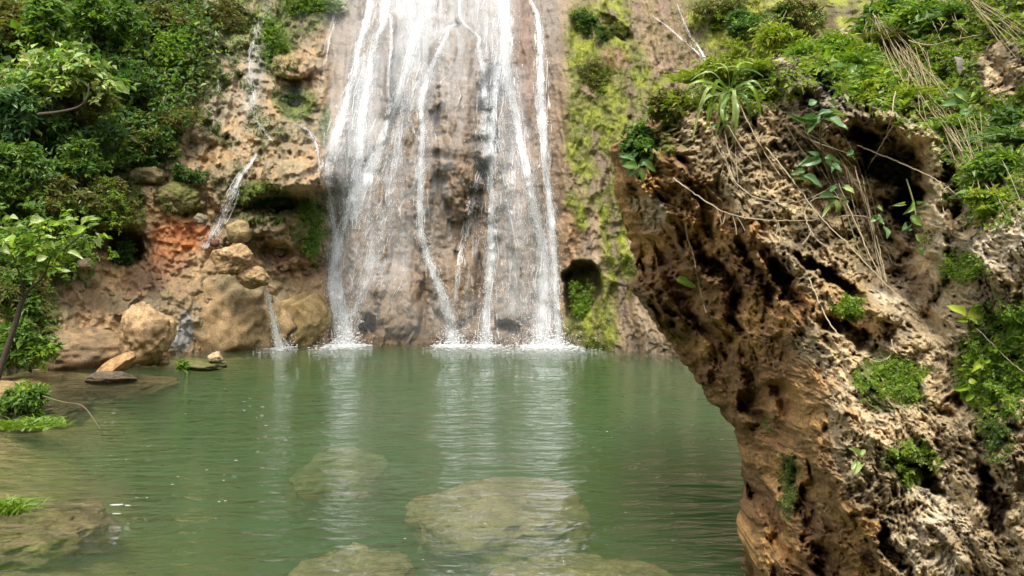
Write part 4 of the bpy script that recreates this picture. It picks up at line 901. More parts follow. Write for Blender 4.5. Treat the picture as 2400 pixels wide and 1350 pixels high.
# sapling at the left
sd = 12.2
foot = at(-12, 905, sd); e = empty('sapling', foot); k = sd / F
tk = spline([at(-12, 905, sd), at(12, 830, sd), at(34, 765, sd), at(52, 705, sd), at(66, 682, sd)], 16)
V, Fq = tube(tk, np.linspace(7.5, 5.5, 16) * k, 8); link('trunk', mesh('trunk', V - foot, Fq, M_BARK), e)
for pp, r in (([(66, 682), (95, 655), (130, 612), (158, 578), (200, 545)], 4.0), ([(54, 705), (50, 660), (38, 620), (20, 575)], 2.6), ([(100, 650), (120, 600), (130, 555), (150, 520)], 2.2), ([(130, 612), (170, 600), (205, 590)], 1.8), ([(40, 625), (70, 580), (90, 540)], 1.6)):
    q = spline([at(x, y, sd - 0.15 * i) for i, (x, y) in enumerate(pp)], 12); V, Fq = tube(q, np.linspace(r, r * 0.4, 12) * k, 6); link('branch', mesh('branch', V - foot, Fq, M_BARK), e)
rg = np.random.default_rng(77)
fo, _ = foliage(at(90, 578, sd - 0.1), np.array((170 * k, 0.8, 100 * k)), 200, 8, 0.075, 'mid', rg, lobes=20, glint=.2); fo2, _ = foliage(at(95, 575, sd - 0.2), np.array((170 * k, 0.8, 95 * k)), 120, 8, 0.075, 'bright', rg, lobes=20, glint=.2)
V, Fq, C = join([fo, fo2]); f_ = link('foliage', mesh('foliage', V - foot, Fq, M_LEAF, C, False), e); f_['kind'] = 'stuff'
big = [(20,540,-5,528,22),(28,545,50,522,26),(30,550,22,575,26),(60,555,85,545,22),(95,560,130,552,18),(60,585,35,598,22),(100,585,130,572,20),(150,520,170,508,16),(165,548,200,530,22),(190,530,215,502,18),(180,540,150,520,14),(200,520,236,508,12),(190,545,170,562,20),(225,545,240,575,14),(230,560,250,545,10),(215,560,240,580,12),(70,520,100,512,20),(110,530,140,520,16),(0,580,20,590,20),(40,610,62,600,16),(120,545,100,530,14),(15,515,40,505,18),(160,590,190,600,12),(205,535,232,520,14),(85,610,110,600,16),(140,640,165,632,12)]
for i, (x0, y0, x1, y1, wd) in enumerate(big):
    d = sd - 0.45 + rg.uniform(-.2, .2)
    add_leaf(e, leaf_of('ovate', ('pale', 'pale', 'bright')[i % 3], i), at(x0, y0, d), at(x1, y1, d - rg.uniform(-.1, .2)), wd * k, nrm(np.array((0.1, -0.6, 0.75)) + 0.3 * rg.normal(size=3)))
tag(e, 'thin dark stemmed sapling with pale leaves leaning in from the bank', 'sapling')

# grass by the water at the left
def tuft(label, cx, cy_, rx, D, n, hgt, tone, seed, name='grass_tuft', group='grass tufts by the water', cat='grass', z0=None, spread=1.0, mat=None):
    rg = np.random.default_rng(seed); b = at(cx, cy_, D); 
    if z0 is not None: b[2] = z0
    k = D / F; o = b + np.stack([rg.normal(0, 0.5, n) * rx * k, rg.normal(0, 0.35, n) * rx * k, 0 * np.zeros(n)], -1)
    a = nrm(np.stack([rg.normal(0, .55, n) * spread, rg.normal(-.15, .45, n) * spread, rg.uniform(0.6, 1.2, n)], -1)); L = hgt * rg.lognormal(0, .25, n); wd = hgt * 0.055 * rg.uniform(0.7, 1.4, n)
    K = 5; q = np.linspace(0, 1, K); bend = nrm(a * np.array((1, 1, 0)) + 1e-6)
    ctr = o[:, None] + a[:, None] * (L[:, None] * q[None])[..., None] + (bend[:, None] * 0.45 + np.array((0, 0, -0.55))[None, None]) * (L[:, None] * q[None] ** 2.2)[..., None]
    sv = nrm(np.cross(a, np.array((0, -1, .2)))); hw = (wd[:, None] * (1 - q[None] ** 1.5) + 0.0006)[..., None]
    v = np.stack([ctr - sv[:, None] * hw, ctr + sv[:, None] * hw], 2).reshape(-1, 3)
    i = ((np.arange(n)[:, None] * K + np.arange(K - 1)[None]) * 2).ravel(); f = np.stack([i, i + 1, i + 3, i + 2], -1)
    c0, c1 = np.array(GREENS[tone][0]), np.array(GREENS[tone][1]); kk = rg.uniform(size=(n, 1)); C = np.repeat(c0 * (1 - kk) + c1 * kk, K * 2, 0)
    ob = link(name, mesh(name, v - b, f, mat or M_LEAF, C)); ob.location = b
    return tag(ob, label, cat, group)
tuft('bright green grass patch on the muddy islet at the edge of the picture', 75, 985, 60, 10.3, 620, 0.17, 'bright', 31, z0=0.02)
tuft('small green tuft of grass on the flat rock shelf in the bottom corner', 18, 1218, 42, 7.0, 420, 0.15, 'bright', 32, z0=-0.01)
shrub('leafy_plant', 'round leaved green plant over the water behind the bright grass patch', 55, 940, 62, 40, 11.0, 170, 'mid', 0.075, seed=51, group='plants by the water', cat='plant', extra=(90, 'bright', 1.1), stems=3, sr=.008)
shrub('leafy_plant', 'little upright plant on the muddy point above the fallen stick', 95, 915, 24, 18, 11.6, 50, 'bright', 0.065, seed=52, group='plants by the water', cat='plant', stems=2, sr=.006)
shrub('leafy_plant', 'tiny green plant growing on the end of the low mossy stone', 428, 855, 14, 12, 15.2, 26, 'mid', 0.06, seed=53, group='plants by the water', cat='plant', extra=(16, 'bright', 1), stems=2, sr=.006)
M_BROWN = plain_mat('weathered_wood', (0.22, 0.16, 0.09), (0.12, 0.09, 0.05), 25)
sp_ = np.array([at(100, 928, 11.0), at(150, 943, 10.7), at(195, 952, 10.5), at(235, 963, 10.2)]); sp_[-1][2] = 0.0
V, Fq = tube(spline(sp_, 12), np.linspace(.010, .005, 12), 6); st_ = link('fallen_stick', mesh('fallen_stick', V - sp_[0], Fq, M_BROWN)); st_.location = sp_[0]
tag(st_, 'thin pale stick reaching from the grassy islet into the water', 'stick')
dw = spline([at(90, 268, 16.2), at(140, 262, 16.1), at(185, 250, 16.0), at(205, 228, 15.9), at(208, 195, 15.9)], 20)
V, Fq = tube(dw, np.linspace(.035, .014, 20), 6); br = link('bare_branch', mesh('bare_branch', V - dw[0], Fq, M_BARK)); br.location = dw[0]
tag(br, 'bare grey branch curving up under the tiered pale tree', 'branch')

# ------------------------------------------------------------------ plants on the leaning rock
rd = lambda x, y, o=0.08: float(rockD(x, y)) - o
LR = 'leafy herbs on the leaning rock'
S('fern_clump', 'lime green fern clump on the crest right above the strap fern', 1690, 165, 70, 32, rd(1690, 195, .15), 170, 'lime', 0.038, seed=61, group=LR, cat='fern', flat=.4, wr=.35, stems=4, sr=.004)
S('fern_clump', 'tall lime fern fronds standing on the crest behind the dark knob', 1830, 95, 75, 48, rd(1860, 130, -.2), 260, 'lime', 0.048, seed=62, group=LR, cat='fern', flat=.7, wr=.3, stems=6, sr=.004)
S('fern_clump', 'yellow green ferns between the knob of rock and the dry grass', 1960, 120, 75, 45, rd(1990, 130, .05), 230, 'bright', 0.042, seed=63, group=LR, cat='fern', flat=.5, wr=.35, stems=5, sr=.004, extra=(90, 'lime', 1))
S('herb', 'green leafy herbs at the top edge behind the first dry grass bundle', 2080, 60, 80, 75, rd(2090, 60, .1), 330, 'mid', 0.055, seed=64, group=LR, cat='plant', extra=(110, 'bright', 1), stems=6, sr=.004)
S('herb', 'bright herbs at the top edge between the two dry grass bundles', 2180, 60, 60, 70, rd(2180, 60, .1), 220, 'bright', 0.055, seed=65, group=LR, cat='plant', extra=(100, 'mid', 1), stems=6, sr=.004)
S('herb', 'low yellow green herbs at the foot of the dry grass', 2070, 215, 70, 36, rd(2070, 215, .08), 230, 'lime', 0.036, seed=66, group=LR, cat='plant', extra=(80, 'mid', 1), stems=0)
S('herb', 'herbs draped over the slope beside the dry grass', 2200, 260, 80, 50, rd(2200, 260, .08), 250, 'olive', 0.036, seed=67, group=LR, cat='plant', extra=(140, 'bright', 1), stems=0)
S('herb', 'thick cushion of small green herbs by the picture edge above the cream face', 2345, 395, 85, 70, rd(2345, 395, .06), 420, 'mid', 0.026, seed=68, group=LR, cat='plant', extra=(300, 'bright', .9), stems=0)
S('herb', 'trailing green herbs over the cream face below the thick cushion', 2330, 470, 90, 34, rd(2330, 470, .05), 300, 'bright', 0.020, seed=69, group=LR, cat='plant', extra=(200, 'lime', .9), stems=0)
S('herb', 'shaded herbs in the gap behind the big glossy leaves', 2370, 290, 60, 40, rd(2370, 290, .04), 200, 'deep', 0.032, seed=70, group=LR, cat='plant', extra=(80, 'mid', 1), stems=0)
S('herb', 'shaded trailing herbs growing inside the niche', 2085, 400, 60, 80, rd(2085, 400, .10), 120, 'mid', 0.038, seed=74, group=LR, cat='plant', extra=(60, 'olive', 1), stems=6, sr=.003)
S('herb', 'hanging dark herbs on the pointed end of the leaning rock', 1500, 345, 60, 56, rd(1520, 350, .12), 240, 'deep', 0.045, seed=71, group=LR, cat='plant', extra=(70, 'mid', 1), stems=3, sr=.004)
S('herb', 'small herbs along the crest between the pointed end and the strap fern', 1575, 250, 50, 45, rd(1600, 255, .1), 180, 'olive', 0.042, seed=72, group=LR, cat='plant', extra=(60, 'lime', 1), stems=3, sr=.004)
cover('slope_herbs', 'low green herbs and moss over the slope in the top corner', lambda x, y: np.clip(1.15 - ell(x, y, 2230, 90, 270, 210), 0, 1) * (ell(x, y, 2350, 160, 80, 80) > .8) * (np.interp(y, LED[:, 0], LED[:, 1]) + 10 < x), 9000, 0.030, ('mid', 'bright', 'lime', 'olive'), rockD, (1850, 2440), (-40, 340), 8, .03)
cover('crest_herbs', 'tiny yellow green herbs along the crest of the leaning rock', lambda x, y: np.clip(1.2 - ell(x, y, 1720, 200, 170, 55), 0, 1) * (np.interp(y, LED[:, 0], LED[:, 1]) + 5 < x), 2600, 0.028, ('lime', 'bright', 'olive'), rockD, (1540, 1900), (130, 280), 9, .03)
cover('edge_herbs', 'small green herbs and mosses covering the stone along the picture edge', lambda x, y: np.clip(1.2 - np.minimum(ell(x, y, 2320, 380, 130, 140), ell(x, y, 2345, 850, 95, 130)), 0, 1), 6500, 0.019, ('mid', 'bright', 'lime', 'mid'), rockD, (2150, 2430), (220, 1000), 14, .02)
cover('crest_leaves', 'mixed fresh leaves along the upper crest between ferns and straw', lambda x, y: np.clip(1.2 - ell(x, y, 1990, 150, 180, 70, 25), 0, 1) * (np.interp(y, LED[:, 0], LED[:, 1]) + 5 < x), 2600, 0.040, ('bright', 'mid', 'lime'), rockD, (1800, 2200), (60, 260), 15, .08)
def cushion(label, cx, cy_, rx, ry_, seed, tones=('mid', 'bright', 'lime', 'bright'), leaf=0.014, n=1500):
    rg = np.random.default_rng(seed); r = np.sqrt(rg.uniform(0, 1, n)); t = rg.uniform(0, 6.28, n); x = cx + rx * r * np.cos(t) * rg.uniform(.8, 1.15, n); y = cy_ + ry_ * r * np.sin(t) * rg.uniform(.8, 1.15, n)
    ok = fbm(np.stack([x * .035, y * .035, 0 * x + seed], -1), 3, 7) > -0.45 + 0.9 * (r - 0.55); x, y, r = x[ok], y[ok], r[ok]; n = len(x)
    D = rockD(x, y); lift = 0.05 * (1 - r ** 2) * rg.uniform(0, 1, n); P = at(x, y, D - lift - .015)
    Dl = nrm(rg.normal(size=(n, 3)) + np.array((0, -.8, .3))); N = nrm(np.array((0, -.4, .8)) + .5 * rg.normal(size=(n, 3))); L = leaf * rg.lognormal(0, .3, n)
    a = np.array([GREENS[q][0] for q in tones]); b = np.array([GREENS[q][1] for q in tones]); ti = rg.integers(0, len(tones), n); k = rg.uniform(size=(n, 1))
    V, Fq, C = kites(P, Dl, N, L, L * .65, a[ti] * (1 - k) + b[ti] * k); c = P.mean(0)
    o = link('moss_cushion', mesh('moss_cushion', V - c, Fq, M_LEAF, C, False)); o.location = c
    return tag(o, label, 'moss', 'moss cushions on the leaning rock', 'stuff')
cushion('round green moss cushion on the ridge below the root stems', 1990, 722, 42, 32, 81, leaf=.016)
cushion('rounded moss cushion on the cream column of rock', 2250, 630, 62, 42, 82)
cushion('wide moss cushion across the middle of the lit face below the vine loop', 2090, 895, 92, 58, 83, n=2600, leaf=.015)
cushion('large moss cushion with small round leaves at the edge of the picture', 2325, 880, 85, 95, 84, n=3400, leaf=.014)
cushion('dark moss cushion at the picture edge above the large one', 2380, 755, 50, 55, 85, n=1500)
cushion('sparse moss around the heart shaped leaves low on the face', 2140, 1085, 62, 55, 86, n=1500, leaf=.012)
cushion('thin dark moss streak in the groove of the brown underside', 1845, 1130, 24, 85, 87, ('deep', 'olive', 'mid'), .012, 1100)
cushion('small moss tuft on the brown nose of rock over the water', 1800, 990, 18, 22, 88, ('olive', 'mid'), .012, 350)
cushion('ragged moss on the face above the hole at the picture edge', 2330, 1030, 48, 55, 89, ('olive', 'mid', 'deep'), .012, 1100)
cushion('moss on the narrow shelf beside the narrow black slot', 2160, 560, 24, 26, 90, ('olive', 'bright'), .012, 450)

# strap fern: long drooping leaves, each its own piece
e = empty('strap_fern', at(1710, 228, rd(1710, 240, .0))); fo_ = np.array(e.location); D0 = rd(1710, 245, .16); rg = np.random.default_rng(91)
straps = [((1700,215),(1660,205),(1636,270),(1622,330),8),((1705,215),(1680,190),(1662,250),(1655,305),9),((1710,215),(1720,215),(1718,285),(1708,320),10),((1715,215),(1750,195),(1775,230),(1786,300),9),((1715,212),(1765,190),(1790,215),(1802,212),7),
 ((1700,212),(1650,190),(1615,200),(1600,215),8),((1705,212),(1690,225),(1686,262),(1690,256),10),((1712,218),(1700,240),(1682,300),(1678,322),8),((1708,215),(1728,250),(1724,300),(1716,335),8),((1716,215),(1770,225),(1782,290),(1770,345),7),
 ((1706,210),(1670,170),(1640,175),(1618,190),7),((1712,208),(1735,165),(1765,165),(1790,180),7),((1710,206),(1705,165),(1690,150),(1672,150),6),((1712,206),(1725,160),(1745,145),(1765,150),6),((1702,218),(1660,225),(1644,245),(1632,262),8),
 ((1718,218),(1745,225),(1755,260),(1756,290),8),((1698,216),(1672,238),(1662,285),(1664,300),9),((1720,214),(1760,205),(1778,250),(1780,270),8),((1704,220),(1692,260),(1700,300),(1696,312),9),((1690,300),(1680,292),(1668,298),(1660,296),7),((1690,300),(1700,292),(1714,298),(1720,305),7),((1692,302),(1698,285),(1704,275),(1700,262),8)]
for i, (a, b, c, d, wd) in enumerate(straps):
    q = spline([at(*a, D0 + .03), at(*b, D0 - .06 - .05 * rg.uniform()), at(*c, D0 - .10 + .06 * rg.uniform()), at(*d, D0 - .08 + .08 * rg.uniform())], 13)
    t = nrm(np.gradient(q, axis=0)); sv = nrm(np.cross(t, np.array((0.2 * rg.normal(), -0.9, 0.35)) + 0.25 * rg.normal(size=3)))
    u = np.linspace(0, 1, 13); hw = (wd * 0.5 * D0 / F * (np.sin(np.clip(u * .93 + .05, 0, 1) ** .8 * math.pi) ** .5) * (1 + .12 * np.sin(u * 26 + i)))[:, None]
    nn_ = np.cross(sv, t); v = np.stack([q - sv * hw + nn_ * hw * .3, q, q + sv * hw + nn_ * hw * .3], 1).reshape(-1, 3)
    kk = rg.uniform(); tn = ('pale', 'bright', 'pale', 'mid')[i % 4]; C = np.repeat((np.array(GREENS[tn][0]) * (1 - kk) + np.array(GREENS[tn][1]) * kk)[None], 39, 0)
    link('leaf', mesh('leaf', v - fo_, gridfaces(13, 3), M_LEAF_THICK, C), e)
tag(e, 'strap fern with long drooping pale leaves on the crest of the leaning rock', 'fern')

BP = broad_plant
BP('glossy plant with long bright leaves under the ledge at the mouth of the niche', (1925, 275), [(1925,278,1990,292,34),(1925,272,1995,262,12),(1920,270,1895,300,18),(1918,270,1955,255,18),(1930,262,1985,270,14),(1915,280,1870,275,14),(1910,285,1850,272,12),(1915,295,1890,310,14),(1895,245,1915,235,18),(1938,235,1966,252,20)], ('blue', 'pale', 'blue'), off=.38, seed=1, stem=[(1922, 330), (1940, 400)])
BP('plant with two big drooping leaves hung deeper in the niche', (1930, 375), [(1930,372,1975,375,18),(1925,372,1880,385,20),(1930,378,1960,395,22),(1920,370,1895,352,14),(1985,362,2010,372,20),(1985,362,2004,350,14),(1925,380,1870,376,14),(1945,385,1975,398,16)], 'blue', off=.38, seed=2, stem=[(1950, 430), (1975, 500)])
BP('large single lance leaf plant at the lower mouth of the niche', (1875, 405), [(1900,428,1856,410,22),(1880,412,1930,432,20),(1885,400,1860,405,16)], 'blue', off=.38, seed=3, stem=[(1920, 440)])
BP('round leaved climber crossing the two root loops', (1958, 465), [(1955,462,1928,455,18),(1958,468,1965,498,18),(1962,470,1940,480,14),(1965,462,1990,470,16),(1955,480,1928,500,10),(1962,485,1972,495,20),(1945,450,1960,432,12),(1975,440,2000,446,14)], ('blue', 'pale', 'mid'), 'round', off=.38, seed=4, stem=[(1975, 520), (1995, 600)])
BP('slender plant with pale leaves among the root stems', (2050, 510), [(2045,505,2075,522,22),(2060,505,2042,518,12),(2070,530,2085,555,20),(2055,485,2068,490,8),(2040,515,2060,508,16)], ('blue', 'pale'), off=.38, seed=5, stem=[(2055, 580), (2070, 650)])
BP('dark climber hanging down the back edge of the niche', (2150, 520), [(2135,505,2162,528,20),(2130,535,2118,530,14),(2145,550,2165,570,22),(2150,580,2168,600,20),(2150,480,2165,470,22),(2120,478,2100,480,8),(2140,470,2130,500,16),(2120,540,2140,536,10)], ('mid', 'blue', 'pale'), off=.38, seed=6, stem=[(2140, 470), (2125, 420)])
BP('plant with dark broad leaves standing on the ledge', (1985, 165), [(1985,165,1950,145,26),(1985,165,2010,150,24),(1990,172,2012,180,18),(1990,225,2012,222,26),(1985,222,1975,236,20),(2010,160,2025,150,14)], ('deep', 'mid', 'blue'), seed=7, stem=[(1975, 210), (1965, 260)], off=.12)
BP('large glossy leaved plant on the slope by the picture edge', (2270, 245), [(2265,245,2205,240,22),(2268,240,2240,212,18),(2272,240,2318,228,22),(2275,250,2300,262,34),(2270,252,2255,268,24),(2272,240,2290,210,18),(2280,240,2310,250,26),(2350,252,2310,265,28),(2352,250,2395,235,14),(2355,256,2390,270,24),(2268,225,2225,210,14)], ('blue', 'pale', 'blue', 'deep'), seed=8, stem=[(2290, 290), (2300, 330)], off=.10, kind='ovate')
BP('star of three bright young leaves on the cream column', (2268, 742), [(2265,740,2222,712,22),(2268,742,2316,716,36),(2266,746,2290,752,14),(2266,746,2246,752,14)], 'lime', seed=9, stem=[(2272, 770), (2300, 800)])
BP('bright heart leaved seedling low on the lit face', (2140, 1085), [(2130,1048,2150,1072,30),(2148,1056,2182,1076,34),(2130,1098,2160,1140,34),(2145,1100,2172,1135,20),(2110,1040,2118,1030,20)], 'lime', 'heart', seed=10, stem=[(2120, 1110)])
BP('small pale leaved seedling beside the heart leaved one', (2012, 1075), [(2012,1072,2005,1050,12),(2014,1072,2028,1052,12),(2012,1078,1998,1098,14),(2016,1080,2032,1095,12),(2010,1080,2010,1105,14)], 'pale', 'round', seed=11, stem=[(2016, 1100)], off=.05)
BP('lone green leaf caught on the brown underside', (1585, 655), [(1584,654,1634,672,20)], 'bright', seed=12, stem=[(1580, 648)], off=.16, name='fallen_leaf', cat='leaf', face=(0, -.5, .85), group='single leaves')
BP('cluster of dark leaves below the pointed end of the leaning rock', (1495, 395), [(1495,390,1460,385,22),(1495,392,1470,412,16),(1500,395,1512,430,18),(1498,388,1520,372,14),(1505,380,1540,400,18),(1490,380,1450,360,14),(1500,400,1490,425,14)], ('deep', 'blue'), seed=13, stem=[(1510, 360)])
BP('yellowish leaves at the top edge beside the second dry grass bundle', (2225, 60), [(2222,50,2200,40,18),(2222,52,2245,42,18),(2225,62,2205,66,14),(2228,60,2250,66,12)], 'bright', seed=14, stem=[(2235, 100)], off=.2)
BP('spear leaved herb standing above the yellow green slope', (2070, 175), [(2068,172,2035,148,12),(2072,172,2098,158,12),(2068,175,2040,172,10),(2074,176,2100,180,8)], 'bright', seed=15, stem=[(2078, 210)], off=.15)
BP('small round leaved plants sprinkled on the large moss cushion', (2300, 870), [(2270,900,2255,912,16),(2272,898,2288,890,16),(2300,850,2318,842,18),(2298,852,2286,862,16),(2340,880,2358,872,18),(2338,884,2330,898,16),(2280,925,2268,935,14),(2360,910,2378,918,16),(2320,825,2335,815,14)], ('bright', 'lime'), 'round', seed=16, stem=[(2300, 900)], off=.07)
BP('pair of young leaves on the thick cushion of herbs', (2350, 375), [(2345,385,2320,355,16),(2350,380,2385,378,22),(2348,385,2370,395,14)], ('lime', 'bright'), seed=17, stem=[(2350, 410)], off=.14)

# ------------------------------------------------------------------ vines and roots
def vine(label, pts, r=2.0, off=0.05, name='vine', mat=None, group='thin vines and roots', twig=None, seed=0, cat='vine'):
    rg = np.random.default_rng(3000 + seed); p = np.array(pts, float); n = max(14, 7 * len(p))
    xy = spline(p, n); s = np.linspace(0, 1, n); Ds = rockD(xy[:, 0], xy[:, 1]) - off
    d0, d1 = Ds[0], Ds[-1]; D = np.minimum(d0 * (1 - s) + d1 * s, Ds)
    kk = np.ones(9) / 9; D = np.minimum(D, np.convolve(np.pad(D, 4, mode='edge'), kk, 'valid'))
    xy = xy + rg.normal(0, 0.7, xy.shape); P = at(xy[:, 0], xy[:, 1], D); parts = [tube(P, r * .72 / F * D * np.linspace(1.1, .75, n), 5)]
    for (i0, dx, dy) in (twig or []):
        q = int(i0 * (n - 1)); a = P[q]; bq = spline([a, at(xy[q, 0] + dx * .5 + 2, xy[q, 1] + dy * .5, D[q]), at(xy[q, 0] + dx, xy[q, 1] + dy, D[q])], 7); parts.append(tube(bq, r * .7 / F * D[q], 4))
    V = np.concatenate([a[0] for a in parts]); Fq, m = [], 0
    for a in parts: Fq.append(a[1] + m); m += len(a[0])
    o = link(name, mesh(name, V - P[0], Fq, mat or M_VINE)); o.location = P[0]
    return tag(o, label, cat, group)
vine('long pale root slung in a low arc across the leaning rock', [(1578,418),(1640,462),(1700,498),(1770,514),(1850,518),(1930,514),(2000,505),(2050,512)], 2.2, .24, twig=[(.25, 15, 40), (.33, 10, 46), (.30, -6, 28), (.36, 22, 36), (.55, 8, 50), (.56, -6, 44)], seed=1)
vine('second pale root arc that rises into the round leaved climber', [(1708,390),(1724,428),(1770,462),(1830,474),(1895,466),(1960,432)], 2.0, .24, seed=2)
vine('stiff looped tendril hanging before the niche', [(1985,470),(1950,460),(1915,464),(1892,482),(1888,510),(1900,540),(1918,565),(1938,578)], 2.4, .26, twig=[(.78, -20, 30)], seed=3)
vine('thin root dangling down the brown underside', [(1606,520),(1612,560),(1626,600),(1634,650),(1646,700),(1656,735),(1664,764)], 2.2, .16, seed=4)
vine('long straight root running down in front of the niche to the cream column', [(1795,345),(1860,425),(1920,505),(1990,575),(2060,650),(2120,705),(2150,728)], 2.0, .18, seed=5)
vine('root that swings out of the face and curls up into a hook', [(1895,650),(1925,720),(1950,765),(2000,818),(2050,846),(2078,842),(2092,820),(2090,795)], 2.4, .2, seed=6)
vine('root dropping from the ledge through the dark niche', [(2010,340),(2070,365),(2130,390),(2200,425),(2260,470)], 2.2, .16, seed=7)
vine('upright stem through the niche, thickest of the root stems', [(1940,390),(1965,440),(1990,520),(2020,600),(2068,660)], 2.6, .16, mat=M_STEM, seed=8)
vine('pale root stem leaning next to the thickest stem', [(1965,430),(2000,510),(2035,590),(2070,660)], 2.0, .18, seed=9)
vine('slim root stem behind the pale leaves in the niche', [(2020,410),(2040,500),(2060,580),(2078,660)], 2.0, .16, seed=10)
vine('grey root stem that bends over the niche floor', [(2005,400),(2032,480),(2050,560),(2074,655)], 1.6, .2, seed=11)
vine('taut thread of root beneath the strap fern', [(1680,330),(1700,370),(1712,415),(1730,440)], 1.6, .08, seed=12)
vine('fine root running from the strap fern down the lit crest', [(1728,235),(1760,300),(1800,370),(1850,440),(1885,490)], 1.5, .1, seed=13)
vine('dry stalk slanting across the cushion of herbs', [(2200,280),(2250,350),(2300,420),(2335,470)], 2.0, .12, seed=14, mat=M_STRAW)
vine('kinked dry stalk hanging over the black niche', [(2098,215),(2088,280),(2078,315),(2090,335)], 2.0, .25, seed=15)
vine('thin crossing stalk in the blackest part of the niche', [(2095,290),(2060,350),(2030,400)], 1.8, .3, seed=16)
vine('dark bare stalk standing on the crest against the far slope', [(1842,25),(1825,65),(1800,110),(1778,158)], 1.6, .05, mat=M_STEM, seed=17)
vine('dark leaning stalk behind the dry grass', [(2160,-10),(2185,50),(2205,95)], 2.2, .3, mat=M_STEM, seed=18)
vine('bent dry stalk crossing below the second dry grass bundle', [(2130,95),(2175,105),(2230,95),(2300,80)], 1.8, .2, seed=19, mat=M_STRAW)
vine('hair thin root over the lower cream face', [(2290,770),(2330,810),(2370,850),(2410,880)], 1.6, .06, seed=20)
vine('short hooked tendril inside the narrow black slot', [(2222,438),(2206,450),(2208,480),(2216,505)], 1.8, .25, seed=21)

def straw(label, a, b, wa, wb, n, seed, sag=14, name='dry_grass_bundle', cat='dry grass', group='bundles of dry grass', mat=None, mid=12):
    rg = np.random.default_rng(seed); V, Fq, m = [], [], 0; o = None
    for i in range(n):
        s0 = rg.normal(0, 1); x0, y0 = a[0] + s0 * wa, a[1] + rg.normal(0, 8); t = rg.uniform(.55, 1.08)
        x1, y1 = a[0] + (b[0] - a[0]) * t + s0 * wb * .4 + rg.normal(0, wb * .9), a[1] + (b[1] - a[1]) * t + rg.normal(0, 16)
        xm, ym = .5 * (x0 + x1) + rg.normal(0, mid), .5 * (y0 + y1) - sag * rg.uniform(.2, 1)
        xy = spline([(x0, y0), (xm, ym), (x1, y1)], 8); D = np.minimum(rockD(xy[:, 0], xy[:, 1]), 6.2) - rg.uniform(.05, .30); D = np.linspace(D[0], D[-1], 8) * .5 + .5 * D
        v, f = tube(at(xy[:, 0], xy[:, 1], D), rg.uniform(.3, .85) / F * D, 4)
        if o is None: o = v[0].copy()
        V.append(v); Fq.append(f + m); m += len(v)
    ob = link(name, mesh(name, np.concatenate(V) - o, Fq, mat or M_STRAW)); ob.location = o
    return tag(ob, label, cat, group)
straw('main bundle of dry straw hanging down the slope above the ledge', (2062, 40), (2195, 275), 16, 30, 30, 1, 10, mid=26)
straw('loose dry straw at the top edge behind the main bundle', (2190, -20), (2260, 90), 26, 26, 16, 2, 8, mid=22)
straw('thin sheaf of dry straw between the main bundle and the glossy leaves', (2120, 120), (2235, 300), 16, 22, 14, 3, mid=18)
straw('few dry stems crossing the pitted rock in the top corner', (2265, -10), (2400, 110), 10, 30, 14, 4)
straw('long dry stems trailing beside the thick cushion of herbs', (2180, 250), (2300, 420), 12, 12, 12, 5)
# curled dead leaf
e = empty('dead_leaf', at(2248, 150, rd(2248, 150, .1))); gm = leaf_mesh('ovate', 'olive', 5)
gm.materials.clear(); gm.materials.append(plain_mat('dead_leaf_grey', (0.34, 0.31, 0.27), (0.20, 0.18, 0.15), 40))
add_leaf(e, gm, at(2238, 132, rd(2248, 150, .12)), at(2256, 172, rd(2248, 150, .14)), 26 / F * 4.8, np.array((0.3, -.9, .2))); tag(e, 'curled grey dead leaf on the slope beside the pitted rock in the corner', 'leaf', 'single leaves')

RB = dict(name='root_bundle', cat='roots', group='bundles of hanging roots', mat=M_VINE)
straw('fine pale roots hanging through the mouth of the niche', (1985, 380), (2075, 660), 34, 14, 9, 11, 4, mid=10, **RB)
straw('hair roots hanging from the crest under the strap fern', (1700, 300), (1735, 430), 40, 30, 9, 12, -4, mid=8, **RB)
straw('tangle of thin stems under the ledge', (1880, 300), (2000, 420), 40, 40, 10, 13, 0, mid=22, **RB)
straw('thin hanging stems over the herbs by the picture edge', (2270, 270), (2350, 480), 40, 30, 12, 14, 6, mid=12, **RB)
k = 0
for (x, y, D_, r, n, h, tn, lb) in [(1560, 262, 0, 34, 150, .13, 'olive', 'grass tuft on the crest near the pointed end'), (1630, 190, 0, 40, 220, .15, 'lime', 'lime grass tuft on the crest just before the strap fern'), (1780, 168, 0, 40, 200, .13, 'lime', 'lime grass tuft between the strap fern and the dark knob'), (1900, 125, 0, 44, 180, .12, 'bright', 'grass tuft growing on the dark knob of rock'),
  (1990, 150, 0, 44, 220, .13, 'bright', 'grass tuft on the ledge beside the dark broad leaves'), (2060, 110, 0, 46, 260, .18, 'olive', 'tall olive grass tuft at the top of the dry straw'), (2150, 60, 0, 46, 240, .18, 'bright', 'bright grass tuft at the top edge beside the straw'), (2250, 40, 0, 50, 220, .17, 'mid', 'green grass tuft at the top edge over the pitted corner rock'), (2130, 235, 0, 46, 240, .12, 'lime', 'lime grass tuft at the foot of the dry straw'), (2240, 300, 0, 50, 240, .11, 'bright', 'grass tuft on the slope below the big glossy leaves'), (2370, 330, 0, 50, 240, .10, 'mid', 'grass tuft at the picture edge above the cushion of herbs')]:
    k += 1; tuft(lb, x, y, r, rd(x, y, .06), n, h, tn, 700 + k, group='grass tufts on the leaning rock', spread=1.2)

